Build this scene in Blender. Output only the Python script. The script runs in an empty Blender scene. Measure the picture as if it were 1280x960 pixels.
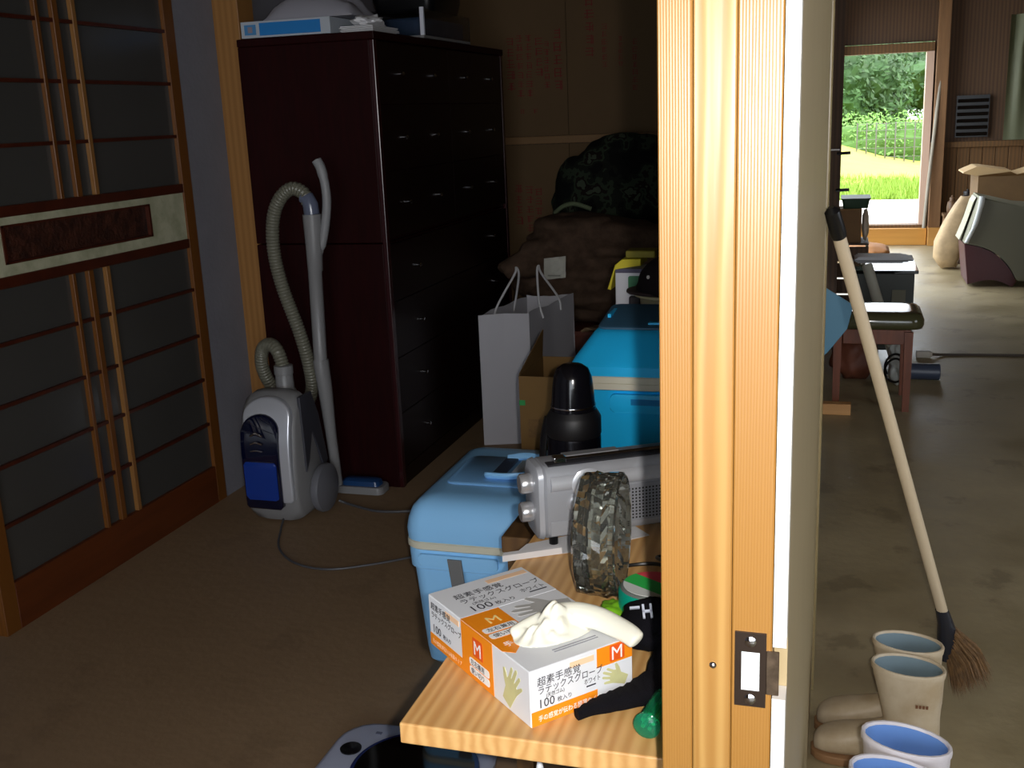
import bpy, bmesh, math, random
from mathutils import Vector, Matrix, Euler, noise
random.seed(7)
PI = math.pi
sc = bpy.context.scene
COL = sc.collection

# ------------------------------------------------------------------ camera
cam_d = bpy.data.cameras.new('camera'); cam = bpy.data.objects.new('camera', cam_d); COL.objects.link(cam)
cam_d.sensor_width = 36.0; cam_d.sensor_fit = 'HORIZONTAL'
cam_d.lens = 1331.0 / 1280.0 * 36.0
cam_d.clip_start = 0.02; cam_d.clip_end = 300
CR = ((0.956, 0.033, -0.290), (0.289, -0.246, 0.925), (-0.041, -0.969, -0.245))   # world rows x camera(x right, y down, z forward)
rt = Vector((CR[0][0], CR[1][0], CR[2][0])).normalized()
fw = Vector((CR[0][2], CR[1][2], CR[2][2])).normalized()
fw = (fw - rt * fw.dot(rt)).normalized()
up = rt.cross(fw)
m = Matrix.Identity(4)
for i in range(3):
    m[i][0] = rt[i]; m[i][1] = up[i]; m[i][2] = -fw[i]
m[0][3], m[1][3], m[2][3] = 0.0, 0.0, 1.5
cam.matrix_world = m
sc.camera = cam

# ------------------------------------------------------------------ world, sun, flash, exposure
sc.view_settings.view_transform = 'Standard'; sc.view_settings.look = 'None'
sc.view_settings.gamma = 1.0; sc.view_settings.use_curve_mapping = False
sc.view_settings.exposure = 0.0
w = bpy.data.worlds.new('sky'); sc.world = w; w.use_nodes = True
bg = w.node_tree.nodes['Background']
bg.inputs['Color'].default_value = (0.86, 0.93, 1.0, 1); bg.inputs['Strength'].default_value = 6.0

def lamp(name, kind, energy, loc, rot=(0, 0, 0), color=(1, 1, 1), **kw):
    d = bpy.data.lights.new(name, kind); d.energy = energy; d.color = color
    for k, v in kw.items():
        if k != 'portal': setattr(d, k, v)
    if kw.get('portal'): d.cycles.is_portal = True
    o = bpy.data.objects.new(name, d); o.location = loc; o.rotation_euler = rot; COL.objects.link(o)
    return o
sun = lamp('sun', 'SUN', 3.0, (30, 0, 30), color=(1, 0.95, 0.82), angle=0.01)
sun.rotation_euler = Vector((1.0, 0.25, 1.0)).to_track_quat('Z', 'Y').to_euler()
# the camera's own flash, just right of and above the lens
flash = lamp('camera_flash', 'SPOT', 84.0, (0.036, 0.0, 1.513), color=(1, 0.96, 0.92), spot_size=math.radians(95), spot_blend=0.9, shadow_soft_size=0.008)
flash.rotation_euler = (Vector((-fw.x, -fw.y, -fw.z + 0.02))).to_track_quat('Z', 'Y').to_euler()
# sky portals in the openings, added fill windows included (they only guide sampling)
DOOR_X0, DOOR_X1, DOOR_Z0, DOOR_Z1, FAR_Y = -0.15, 0.78, 0.2, 1.95, 12.05
lamp('sky_portal', 'AREA', 1, ((DOOR_X0 + DOOR_X1) / 2, FAR_Y + 0.1, (DOOR_Z0 + DOOR_Z1) / 2), (-PI / 2, 0, 0), shape='RECTANGLE', size=0.93, size_y=1.75, portal=True)
lamp('sky_portal', 'AREA', 1, (.7, -2.58, 1.375), (PI / 2, 0, 0), shape='RECTANGLE', size=3.2, size_y=1.95, portal=True)
lamp('sky_portal', 'AREA', 1, (-.21, 10.15, 1.2), (0, -PI / 2, 0), shape='RECTANGLE', size=2.3, size_y=3.1, portal=True)

lamp('sky_portal', 'AREA', 1, (3.08, 2.2, 1.55), (0, PI / 2, 0), shape='RECTANGLE', size=1.3, size_y=2.0, portal=True)

# ------------------------------------------------------------------ materials
def lin(c):
    return tuple((x / 255 / 12.92 if x / 255 <= .04045 else ((x / 255 + .055) / 1.055) ** 2.4) for x in c)
MATS = {}
def mat(name, rgb, rough=0.5, metal=0.0, var=0.0, vscale=8.0, bump=0.0, bscale=60.0, spec=0.5, stretch=None, rgb2=None, **kw):
    if name in MATS: return MATS[name]
    m = bpy.data.materials.new(name); m.use_nodes = True; MATS[name] = m
    nt = m.node_tree; b = nt.nodes['Principled BSDF']
    c = lin(rgb)
    b.inputs['Base Color'].default_value = (*c, 1); b.inputs['Roughness'].default_value = rough
    b.inputs['Metallic'].default_value = metal; b.inputs['Specular IOR Level'].default_value = spec
    tc = nt.nodes.new('ShaderNodeTexCoord'); src = tc.outputs['Object']
    if stretch:
        mp = nt.nodes.new('ShaderNodeMapping'); mp.inputs['Scale'].default_value = stretch
        nt.links.new(src, mp.inputs['Vector']); src = mp.outputs['Vector']
    if var or rgb2:
        n = nt.nodes.new('ShaderNodeTexNoise'); n.inputs['Scale'].default_value = vscale; n.inputs['Detail'].default_value = 6
        n.inputs['Roughness'].default_value = 0.6
        nt.links.new(src, n.inputs['Vector'])
        r = nt.nodes.new('ShaderNodeValToRGB'); r.color_ramp.elements[0].position = 0.36; r.color_ramp.elements[1].position = 0.64
        c2 = lin(rgb2) if rgb2 else tuple(x * (1 - var) for x in c)
        r.color_ramp.elements[0].color = (*c2, 1); r.color_ramp.elements[1].color = (*c, 1)
        nt.links.new(n.outputs['Fac'], r.inputs['Fac']); nt.links.new(r.outputs['Color'], b.inputs['Base Color'])
    if bump:
        n2 = nt.nodes.new('ShaderNodeTexNoise'); n2.inputs['Scale'].default_value = bscale; n2.inputs['Detail'].default_value = 4
        nt.links.new(src, n2.inputs['Vector'])
        bp = nt.nodes.new('ShaderNodeBump'); bp.inputs['Strength'].default_value = bump; bp.inputs['Distance'].default_value = 0.01
        nt.links.new(n2.outputs['Fac'], bp.inputs['Height']); nt.links.new(bp.outputs['Normal'], b.inputs['Normal'])
    for k, v in kw.items(): b.inputs[k].default_value = v
    return m
def wood(name, ca, cb, axis='Z', scale=14.0, rough=0.45, dist=5.0, spec=0.5, offset=(0, 0, 0)):
    """plank wood: wavy growth bands along one axis plus fine fibre."""
    if name in MATS: return MATS[name]
    m = bpy.data.materials.new(name); m.use_nodes = True; MATS[name] = m
    nt = m.node_tree; N = nt.nodes; L = nt.links; b = N['Principled BSDF']
    tc = N.new('ShaderNodeTexCoord'); mp = N.new('ShaderNodeMapping')
    s = {'X': (0.06, 1, 1), 'Y': (1, 0.06, 1), 'Z': (1, 1, 0.05)}[axis]
    mp.inputs['Scale'].default_value = s; mp.inputs['Location'].default_value = offset
    L.new(tc.outputs['Object'], mp.inputs['Vector'])
    wv = N.new('ShaderNodeTexWave'); wv.wave_type = 'BANDS'; wv.bands_direction = 'X' if axis != 'X' else 'Y'
    wv.inputs['Scale'].default_value = scale; wv.inputs['Distortion'].default_value = dist
    wv.inputs['Detail'].default_value = 3; wv.inputs['Detail Scale'].default_value = 1.2
    L.new(mp.outputs['Vector'], wv.inputs['Vector'])
    nz = N.new('ShaderNodeTexNoise'); nz.inputs['Scale'].default_value = 90; nz.inputs['Detail'].default_value = 5
    L.new(mp.outputs['Vector'], nz.inputs['Vector'])
    mx = N.new('ShaderNodeMath'); mx.operation = 'MULTIPLY_ADD'; mx.inputs[1].default_value = 0.35
    L.new(nz.outputs['Fac'], mx.inputs[0]); 
    ml = N.new('ShaderNodeMath'); ml.operation = 'MULTIPLY'; ml.inputs[1].default_value = 0.75
    L.new(wv.outputs['Fac'], ml.inputs[0]); L.new(ml.outputs[0], mx.inputs[2])
    r = N.new('ShaderNodeValToRGB'); r.color_ramp.elements[0].color = (*lin(ca), 1); r.color_ramp.elements[1].color = (*lin(cb), 1)
    L.new(mx.outputs[0], r.inputs['Fac']); L.new(r.outputs['Color'], b.inputs['Base Color'])
    b.inputs['Roughness'].default_value = rough; b.inputs['Specular IOR Level'].default_value = spec
    bp = N.new('ShaderNodeBump'); bp.inputs['Strength'].default_value = 0.08; bp.inputs['Distance'].default_value = 0.004
    L.new(mx.outputs[0], bp.inputs['Height']); L.new(bp.outputs['Normal'], b.inputs['Normal'])
    return m
def glass(name, rgb, rough=0.02, ior=1.5):
    m = mat(name, rgb, rough); b = m.node_tree.nodes['Principled BSDF']
    b.inputs['Transmission Weight'].default_value = 1.0; b.inputs['IOR'].default_value = ior
    return m

# ------------------------------------------------------------------ mesh helpers
def nb(): return bmesh.new()
def box(bm, lo, hi, bev=0.0, seg=2, mtx=None):
    r = bmesh.ops.create_cube(bm, size=1.0)
    vs = r['verts']
    for v in vs:
        v.co = Vector([(lo[i] + hi[i]) / 2 + v.co[i] * (hi[i] - lo[i]) for i in range(3)])
    if bev > 0:
        es = list({e for v in vs for e in v.link_edges})
        rr = bmesh.ops.bevel(bm, geom=es, offset=bev, segments=seg, profile=0.5, affect='EDGES')
        vs = list({v for f in rr['faces'] for v in f.verts} | {v for v in vs if v.is_valid})
    if mtx is not None: bmesh.ops.transform(bm, matrix=mtx, verts=[v for v in vs if v.is_valid])
    return bm
def bx(lo, hi, bev=0.0, seg=2, mtx=None): return box(nb(), lo, hi, bev, seg, mtx)
def loft(bm, rings, close=True, cap0=True, cap1=True):
    R = [[bm.verts.new(p) for p in ring] for ring in rings]
    n = len(R[0])
    for a, b in zip(R[:-1], R[1:]):
        for i in range(n if close else n - 1):
            j = (i + 1) % n
            bm.faces.new((a[i], a[j], b[j], b[i]))
    if cap0 and close: bm.faces.new(list(reversed(R[0])))
    if cap1 and close: bm.faces.new(R[-1])
    return bm
def lathe(bm, prof, seg=32, origin=(0, 0, 0), mtx=None):
    """profile of (r, z) turned about z"""
    o = Vector(origin); rings = []
    for r, z in prof:
        ring = [Vector((max(r, 1e-5) * math.cos(2 * PI * i / seg), max(r, 1e-5) * math.sin(2 * PI * i / seg), z)) for i in range(seg)]
        if mtx is not None: ring = [mtx @ p for p in ring]
        rings.append([p + o for p in ring])
    loft(bm, rings); return bm
def tube(bm, pts, rad, seg=10, flat=1.0, caps=True):
    pts = [Vector(p) for p in pts]; n = len(pts)
    rr = rad if isinstance(rad, (list, tuple)) else [rad] * n
    rings = []; nrm = None
    for i, p in enumerate(pts):
        t = (pts[min(i + 1, n - 1)] - pts[max(i - 1, 0)]).normalized()
        if nrm is None:
            nrm = t.orthogonal().normalized()
        nrm = (nrm - t * nrm.dot(t)).normalized(); bn = t.cross(nrm)
        rings.append([p + (nrm * math.cos(2 * PI * k / seg) + bn * math.sin(2 * PI * k / seg) * flat) * rr[i] for k in range(seg)])
    loft(bm, rings, cap0=caps, cap1=caps); return bm
def spline(pts, n=8):
    pts = [Vector(p) for p in pts]; out = []
    P = [pts[0] * 2 - pts[1]] + pts + [pts[-1] * 2 - pts[-2]]
    for i in range(1, len(P) - 2):
        a, b, c, d = P[i - 1], P[i], P[i + 1], P[i + 2]
        for k in range(n):
            t = k / n
            out.append(0.5 * ((2 * b) + (c - a) * t + (2 * a - 5 * b + 4 * c - d) * t * t + (3 * b - a - 3 * c + d) * t ** 3))
    out.append(pts[-1]); return out
def prism(bm, pts, d0, d1, plane='XZ', bev=0.0):
    """polygon pts (a, b) in a plane, extruded between d0 and d1 along the third axis"""
    def P(a, b, d): return {'XZ': (a, d, b), 'XY': (a, b, d), 'YZ': (d, a, b)}[plane]
    v0 = [bm.verts.new(P(a, b, d0)) for a, b in pts]; v1 = [bm.verts.new(P(a, b, d1)) for a, b in pts]
    n = len(pts); fs = [bm.faces.new(v0), bm.faces.new(list(reversed(v1)))]
    for i in range(n):
        fs.append(bm.faces.new((v0[i], v1[i], v1[(i + 1) % n], v0[(i + 1) % n])))
    if bev:
        es = list({e for f in fs[:2] for e in f.edges})
        bmesh.ops.bevel(bm, geom=es, offset=bev, segments=3, profile=0.5, affect='EDGES')
    return bm
def rrect(x0, y0, x1, y1, r, n=5):
    out = []
    for cx, cy, a0 in ((x1 - r, y1 - r, 0), (x0 + r, y1 - r, PI / 2), (x0 + r, y0 + r, PI), (x1 - r, y0 + r, 3 * PI / 2)):
        for k in range(n + 1):
            a = a0 + PI / 2 * k / n; out.append((cx + r * math.cos(a), cy + r * math.sin(a)))
    return out
def blob(bm, c, rad, seed=0, amp=0.2, freq=2.0, sub=4, zmin=None):
    r = bmesh.ops.create_icosphere(bm, subdivisions=sub, radius=1.0)
    for v in r['verts']:
        d = v.co.copy()
        k = 1 + amp * noise.noise(d * freq + Vector((seed * 3.1, seed * 1.7, seed))) + amp * 0.4 * noise.noise(d * freq * 3 + Vector((seed, 9, 2)))
        v.co = Vector((c[0] + d.x * rad[0] * k, c[1] + d.y * rad[1] * k, c[2] + d.z * rad[2] * k))
        if zmin is not None and v.co.z < zmin: v.co.z = zmin
    return bm
def remesh(bm, voxel, smooth=0):
    me = bpy.data.meshes.new('tmp'); bm.to_mesh(me); bm.free()
    o = bpy.data.objects.new('tmp', me); COL.objects.link(o)
    md = o.modifiers.new('r', 'REMESH'); md.mode = 'VOXEL'; md.voxel_size = voxel
    if smooth:
        s = o.modifiers.new('s', 'SMOOTH'); s.iterations = smooth; s.factor = 0.6
    dg = bpy.context.evaluated_depsgraph_get(); dg.update()
    m2 = bpy.data.meshes.new_from_object(o.evaluated_get(dg))
    bpy.data.objects.remove(o)
    b = bmesh.new(); b.from_mesh(m2); bpy.data.meshes.remove(m2); return b
ROOT = {}
def obj(name, bm, material, parent=None, world=False, smooth=False, kind=None):
    """bmesh -> one linked mesh object; world=True means the mesh is in world coordinates"""
    if world and parent is not None:
        r = parent
        while r.parent: r = r.parent
        bm.transform(ROOT.get(r.name, Matrix.Identity(4)).inverted())
    bmesh.ops.recalc_face_normals(bm, faces=bm.faces[:])
    me = bpy.data.meshes.new(name); bm.to_mesh(me); bm.free()
    me.materials.append(material)
    if smooth:
        me.set_sharp_from_angle(angle=math.radians(smooth if smooth is not True else 40)); 
        me.polygons.foreach_set('use_smooth', [True] * len(me.polygons))
    o = bpy.data.objects.new(name, me); COL.objects.link(o)
    if parent is not None: o.parent = parent
    if kind: o['kind'] = kind
    return o
def thing(name, label, cat, loc=(0, 0, 0), rotz=0.0, group=None):
    o = bpy.data.objects.new(name, None); o.empty_display_size = 0.05; COL.objects.link(o)
    o.location = loc; o.rotation_euler = (0, 0, rotz); o['label'] = label; o['category'] = cat
    if group: o['group'] = group
    ROOT[o.name] = Matrix.Translation(loc) @ Matrix.Rotation(rotz, 4, 'Z')
    return o
def tag(o, label, cat, group=None):
    o['label'] = label; o['category'] = cat
    if group: o['group'] = group
    return o
def struct(name, bm, material, parent=None, smooth=False):
    o = obj(name, bm, material, parent, smooth=smooth)
    if parent is None: o['kind'] = 'structure'
    return o
def srt(name):
    o = bpy.data.objects.new(name, None); COL.objects.link(o); o['kind'] = 'structure'; ROOT[o.name] = Matrix.Identity(4); return o
def text_bm(s, size, mtx, shear=0.0, depth=0.0003, sx=1.0):
    cu = bpy.data.curves.new('txt', 'FONT'); cu.body = s; cu.size = size; cu.extrude = depth; cu.resolution_u = 2
    cu.shear = shear; cu.align_x = 'LEFT'
    o = bpy.data.objects.new('txt', cu); COL.objects.link(o)
    dg = bpy.context.evaluated_depsgraph_get(); dg.update()
    me = bpy.data.meshes.new_from_object(o.evaluated_get(dg))
    bpy.data.objects.remove(o); bpy.data.curves.remove(cu)
    b = bmesh.new(); b.from_mesh(me); bpy.data.meshes.remove(me)
    b.transform(mtx @ Matrix.Diagonal((sx, 1, 1, 1))); return b
def frame(o, ex, ey):
    """matrix taking local x,y,z to origin o with axes ex, ey and their cross"""
    ex = Vector(ex).normalized(); ey = Vector(ey).normalized(); ez = ex.cross(ey)
    M = Matrix.Identity(4)
    for i in range(3):
        M[i][0] = ex[i]; M[i][1] = ey[i]; M[i][2] = ez[i]; M[i][3] = o[i]
    return M

# ------------------------------------------------------------------ shared materials
M_jamb_a = wood('jamb_wood', (146, 103, 47), (153, 110, 52), 'Z', 130, 0.36, 2.0)
M_jamb_b = wood('jamb_sapwood', (148, 105, 49), (172, 134, 76), 'Z', 20, 0.36, 9.0, offset=(0.3, 0, 0.2))
M_post = wood('post_wood', (140, 96, 48), (158, 112, 60), 'Z', 12, 0.5, 3.0)
M_shoji = wood('shoji_wood', (100, 58, 18), (116, 70, 25), 'Z', 20, 0.4, 2.0)
M_shoji_l = wood('shoji_light_wood', (134, 90, 44), (146, 102, 54), 'Z', 20, 0.4, 2.0)
M_shoji_d = mat('dark_rail_wood', (74, 30, 14), 0.4, var=.3, vscale=20)
M_table = wood('table_pine', (200, 146, 84), (226, 180, 116), 'Y', 18, 0.42, 5.0)
M_oldwood = wood('old_wall_wood', (84, 57, 28), (106, 75, 38), 'Z', 9, 0.7, 3.0)
M_darkwood = wood('dark_old_wood', (66, 46, 30), (92, 66, 44), 'Z', 9, 0.7, 3.0)
M_red = mat('rosewood_stain', (38, 5, 6), 0.5, spec=.12, var=.35, vscale=10, stretch=(6, 6, .6))
M_reddark = mat('rosewood_front', (26, 9, 7), 0.4, spec=.25, var=.3, vscale=10, stretch=(6, .6, 6))
M_chrome = mat('chrome', (220, 220, 224), 0.12, 1.0)
M_steel = mat('dull_steel', (120, 116, 112), 0.35, 1.0, var=.2, vscale=40)
M_white = mat('off_white_board', (164, 146, 110), 0.5, var=.05, vscale=5)
M_plaster = mat('grey_plaster', (128, 126, 134), 0.85, var=.08, vscale=6, bump=.15)
M_paper = mat('white_paper', (225, 224, 226), 0.7, bump=.05, bscale=30)
M_card = mat('brown_cardboard', (150, 112, 62), 0.8, var=.12, vscale=12)
M_black = mat('black_plastic', (14, 14, 16), 0.3)
M_blackcloth = mat('black_knit', (15, 14, 20), 0.9, bump=.6, bscale=900, spec=.15)
M_grey = mat('grey_plastic', (130, 129, 130), 0.4)
M_dgrey = mat('dark_grey_plastic', (58, 58, 66), 0.5)
M_rubber = mat('grey_rubber', (70, 68, 66), 0.6)

# floors -----------------------------------------------------------
def concrete(name, a, b, r0, r1, sc1=0.9, stain=.8):
    m = bpy.data.materials.new(name); m.use_nodes = True
    nt = m.node_tree; N = nt.nodes; L = nt.links; p = N['Principled BSDF']
    tc = N.new('ShaderNodeTexCoord')
    n1 = N.new('ShaderNodeTexNoise'); n1.inputs['Scale'].default_value = sc1; n1.inputs['Detail'].default_value = 9; n1.inputs['Roughness'].default_value = .68
    mp = N.new('ShaderNodeMapping'); mp.inputs['Scale'].default_value = (1, 0.45, 1)
    L.new(tc.outputs['Object'], n1.inputs['Vector'])
    r = N.new('ShaderNodeValToRGB'); r.color_ramp.elements[0].position = .32; r.color_ramp.elements[1].position = .68
    r.color_ramp.elements[0].color = (*lin(a), 1); r.color_ramp.elements[1].color = (*lin(b), 1)
    L.new(n1.outputs['Fac'], r.inputs['Fac'])
    # dark specks and stains of their own
    n2 = N.new('ShaderNodeTexNoise'); n2.inputs['Scale'].default_value = 4.5; n2.inputs['Detail'].default_value = 8; n2.inputs['Roughness'].default_value = .62
    mp.inputs['Location'].default_value = (4.3, 1.2, 0); mp.inputs['Scale'].default_value = (1.0, 0.9, 1)
    L.new(tc.outputs['Object'], mp.inputs['Vector']); L.new(mp.outputs['Vector'], n2.inputs['Vector'])
    r2 = N.new('ShaderNodeValToRGB'); r2.color_ramp.elements[0].position = .36; r2.color_ramp.elements[1].position = .42
    r2.color_ramp.elements[0].color = (.5, .48, .46, 1); r2.color_ramp.elements[1].color = (1, 1, 1, 1)
    L.new(n2.outputs['Fac'], r2.inputs['Fac'])
    mx = N.new('ShaderNodeMix'); mx.data_type = 'RGBA'; mx.blend_type = 'MULTIPLY'; mx.inputs[0].default_value = stain
    L.new(r.outputs['Color'], mx.inputs[6]); L.new(r2.outputs['Color'], mx.inputs[7]); L.new(mx.outputs[2], p.inputs['Base Color'])
    mr = N.new('ShaderNodeMapRange'); mr.inputs[1].default_value = .35; mr.inputs[2].default_value = .65
    mr.inputs[3].default_value = r0; mr.inputs[4].default_value = r1
    L.new(n1.outputs['Fac'], mr.inputs[0]); L.new(mr.outputs[0], p.inputs['Roughness'])
    n3 = N.new('ShaderNodeTexNoise'); n3.inputs['Scale'].default_value = 26; n3.inputs['Detail'].default_value = 8
    L.new(tc.outputs['Object'], n3.inputs['Vector'])
    bp = N.new('ShaderNodeBump'); bp.inputs['Strength'].default_value = .25; bp.inputs['Distance'].default_value = .008
    L.new(n3.outputs['Fac'], bp.inputs['Height']); L.new(bp.outputs['Normal'], p.inputs['Normal'])
    return m
M_floor_w = concrete('workshop_concrete', (128, 114, 84), (172, 156, 122), .30, .55, 1.3, .55)
M_floor_s = concrete('small_room_floor', (132, 107, 80), (146, 119, 89), .55, .75, .6, .25)

# ------------------------------------------------------------------ setting: small room
XL = -2.42                         # left wall
XM0, XM1 = -0.147, -0.034          # partition between the two rooms
SB = 6.1                           # back wall of the small room
struct('floor', bx((-2.6, -2.7, -0.1), (XM1 - 0.04, 6.2, 0)), M_floor_s)
struct('floor_workshop', bx((XM1 - 0.04, -2.7, -0.1), (3.1, FAR_Y, 0)), M_floor_w)
struct('ceiling', bx((-2.6, -2.7, 2.5), (XM0 + .03, 6.2, 2.6)), mat('ceiling_board', (120, 100, 74), .8))
struct('ceiling_workshop', bx((XM0 + .03, -2.6, 3.0), (3.1, FAR_Y + .1, 3.1)), M_darkwood)
# left wall: plaster with an opening for the sliding screen
wl = nb(); box(wl, (XL - .12, 3.66, 0), (XL, 6.2, 2.5)); box(wl, (XL - .12, -2.7, 2.1), (XL, 3.66, 2.5)); box(wl, (XL - .12, -2.7, 0), (XL, 1.0, 2.1)); box(wl, (XL - .12, 1.0, 0), (XL - .1, 3.66, 2.1))
struct('wall_left', wl, M_plaster)
struct('trim_1', bx((XL, 3.94, 0), (-2.305, 4.06, 2.5), .003), M_post)
struct('trim_2', bx((-2.305, 5.98, 0), (-2.2, SB, 2.5), .003), M_post)

# sliding screen (door_1)
d1 = srt('door_1')
Y0, Y1, XD = 2.40, 3.66, XL + 0.0
box_s = lambda y0, y1, z0, z1, t=0.022, x=XD, bev=.0015: bx((x - t, y0, z0), (x + 0.004, y1, z1), bev, 1)
obj('stile', box_s(3.60, 3.66, 0.0, 2.08, .03), M_shoji, d1); obj('stile', box_s(Y0, 2.46, 0.0, 2.08, .03), M_shoji, d1)
obj('bottom_board', box_s(2.46, 3.60, 0.0, 0.155, .028), mat('bottom_board_wood', (96, 46, 18), .4, var=.25, vscale=8, stretch=(4, .4, 4)), d1)
obj('top_rail', box_s(2.46, 3.60, 2.02, 2.08, .028), M_shoji, d1)
ups = ((2.925, .016, M_shoji), (3.010, .026, M_shoji), (3.100, .020, M_shoji_l))
zr_up = (1.852, 1.664, 1.472); zr_lo = (.885, .70, .52, .335)
for y, wd, mm in ups:
    obj('upright_bar', box_s(y - wd / 2, y + wd / 2, 1.295, 2.02, .018), mm, d1)
    obj('upright_bar', box_s(y - wd / 2, y + wd / 2, .155, 1.05, .018), mm, d1)
for z in zr_up + zr_lo:
    obj('cross_bar', bx((XD - .016, 2.46, z - .006), (XD + .001, 3.60, z + .006)), M_shoji_d, d1)
obj('middle_rail', box_s(2.46, 3.60, 1.262, 1.295, .026), M_shoji_d, d1)
obj('middle_rail', box_s(2.46, 3.60, 1.050, 1.085, .026), M_shoji_d, d1)
# cream marbled middle panel with a sunken dark inlay
mp_ = nb(); xx0, xx1 = XD - .02, XD - .003
for a in ((2.46, 3.60, 1.236, 1.262), (2.46, 3.60, 1.085, 1.122), (2.46, 2.64, 1.122, 1.236), (3.38, 3.60, 1.122, 1.236)):
    box(mp_, (xx0, a[0], a[2]), (xx1, a[1], a[3]))
obj('middle_panel', mp_, mat('cream_marbled_board', (190, 188, 160), .5, rgb2=(160, 160, 130), vscale=14), d1)
il = obj('dark_inlay', bx((XD - .022, 2.64, 1.122), (XD - .014, 3.38, 1.236)), mat('carved_inlay', (72, 38, 26), .5, var=.6, vscale=26, bump=1.0, bscale=45), d1)
fr = nb()
for a in ((2.64, 3.38, 1.231, 1.238), (2.64, 3.38, 1.120, 1.127), (2.638, 2.648, 1.12, 1.238), (3.372, 3.382, 1.12, 1.238)): box(fr, (XD - .015, a[0], a[2]), (XD + .001, a[1], a[3]))
obj('inlay_frame', fr, M_shoji_d, d1)
M_pane = mat('frosted_pane', (68, 66, 63), .25, var=.06, vscale=3)
ycuts = [2.46, 2.925, 3.010, 3.100, 3.60]
for zs in ((1.295,) + tuple(reversed(zr_up)) + (2.02,), (.155,) + tuple(reversed(zr_lo)) + (1.05,)):
    for za, zb in zip(zs[:-1], zs[1:]):
        for ya, yb in zip(ycuts[:-1], ycuts[1:]):
            obj('pane', bx((XD - .016, ya, za), (XD - .012, yb, zb)), M_pane, d1)

# back wall: plasterboard sheets with red printed lettering, a wooden batten
wb = srt('wall_back')
M_pb = mat('brown_plasterboard', (104, 80, 50), .8, var=.07, vscale=4)
for a in ((-2.6, -1.51, 0, 1.325), (-1.507, -.13, 0, 1.325), (-2.6, -1.51, 1.375, 2.5), (-1.507, -.13, 1.375, 2.5)):
    obj('board', bx((a[0], SB, a[2]), (a[1], SB + .0125, a[3])), M_pb, wb)
obj('backing', bx((-2.6, SB + .0125, 0), (-.13, SB + .1, 2.5)), M_darkwood, wb)
obj('batten', bx((-2.6, SB - .018, 1.33), (-.13, SB + .0125, 1.372), .002, 1), wood('batten_wood', (128, 94, 54), (142, 106, 64), 'X', 9, .6), wb)
rnd = random.Random(3)
def stamp(cx, z1, n, s, bm):
    """a column of small brush-like characters, too faint in the photo to read"""
    z = z1
    for k in range(n):
        for q in range(3):
            zz = z - s * (.15 + .3 * q) + rnd.uniform(-.06, .06) * s; l = s * rnd.uniform(.5, .95)
            box(bm, (cx - l / 2, SB - .0012, zz - s * .045), (cx + l / 2, SB + .001, zz + s * .045))
        for q in range(rnd.choice((1, 2))):
            xx = cx + rnd.uniform(-.35, .35) * s
            box(bm, (xx - s * .05, SB - .0013, z - s * .9), (xx + s * .05, SB + .001, z - s * rnd.uniform(.02, .3)))
        z -= s * 1.12
    return bm
M_redink = mat('red_stencil_ink', (118, 40, 32), .8)
for cx, z1, n, s in ((-1.84, 1.93, 5, .055), (-1.785, 1.94, 7, .045), (-1.73, 1.94, 7, .045), (-1.67, 1.92, 4, .05), (-1.56, 1.96, 5, .062), (-1.625, 1.9, 6, .04), (-1.375, 2.12, 5, .06), (-1.29, 1.97, 6, .036), (-1.20, 1.9, 5, .03), (-1.12, 1.88, 7, .036), (-1.82, 1.10, 4, .055), (-1.755, 1.09, 5, .05), (-1.70, 1.08, 4, .05), (-1.78, 1.53, 1, .03), (-1.70, 1.53, 1, .03)):
    obj('printed_mark', stamp(cx, z1, n, s, nb()), M_redink, wb)

# partition, door frame and latch plate
wm = nb(); box(wm, (XM0 + .012, .935, 0), (-.046, 2.7, 3.0)); 
struct('wall_middle', wm, M_oldwood)
struct('wall_lintel', bx((XM0, -2.6, 2.45), (XM1, .9, 3.0)), M_oldwood)
wp = srt('wall_passage')
obj('wall_panel', bx((-.20, 2.7, 0), (-.12, 8.6, 3.0)), M_oldwood, wp); obj('wall_panel', bx((-.20, 11.7, 0), (-.12, FAR_Y, 3.0)), M_oldwood, wp); obj('wall_panel', bx((-.20, 8.6, 2.35), (-.12, 11.7, 3.0)), M_oldwood, wp)
wm2 = srt('wall_right')
obj('board', bx((XM0, .935, 0), (XM0 + .012, 2.7, 2.5)), M_pb, wm2)
wk = nb()
box(wk, (-.046, .926, 0), (XM1, 2.62, 2.05))
ek = nb(); box(ek, (-.046, .9, 0), (XM1, .9255, .972)); box(ek, (-.046, .9, 1.024), (XM1, .9255, 2.05))
obj('edge_strip', ek, mat('white_edge_paint', (212, 208, 202), .5), wm2)
obj('painted_board', wk, M_white, wm2)
obj('end_strip', bx((-.046, 2.621, 0), (XM1 + .006, 2.70, 2.05), .003), mat('end_strip_paint', (138, 122, 86), .35), wm2)
jf = srt('door_frame')
obj('board', bx((XM0, .9, 0), (-.1185, .934, 2.05), .0012, 1), M_jamb_a, jf)
obj('board', bx((-.1178, .9, 0), (-.0832, .934, 2.05), .0012, 1), M_jamb_b, jf)
obj('board', bx((-.0826, .9, 0), (-.0468, .934, 2.05), .0012, 1), wood('jamb_wood_b', (144, 101, 44), (152, 109, 51), 'Z', 120, .36, 2.5, offset=(.7, 0, .1)), jf)
M_bronze = mat('bronze_plate', (66, 54, 46), .35, .7)
sp = nb()
for a in ((-.0795, -.0735, .963, 1.037), (-.0572, -.0515, .963, 1.037), (-.0735, -.0572, .963, .979), (-.0735, -.0572, 1.018, 1.037)):
    box(sp, (a[0], .8975, a[2]), (a[1], .9, a[3]))
pl = obj('latch_plate', sp, M_bronze, jf)
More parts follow.
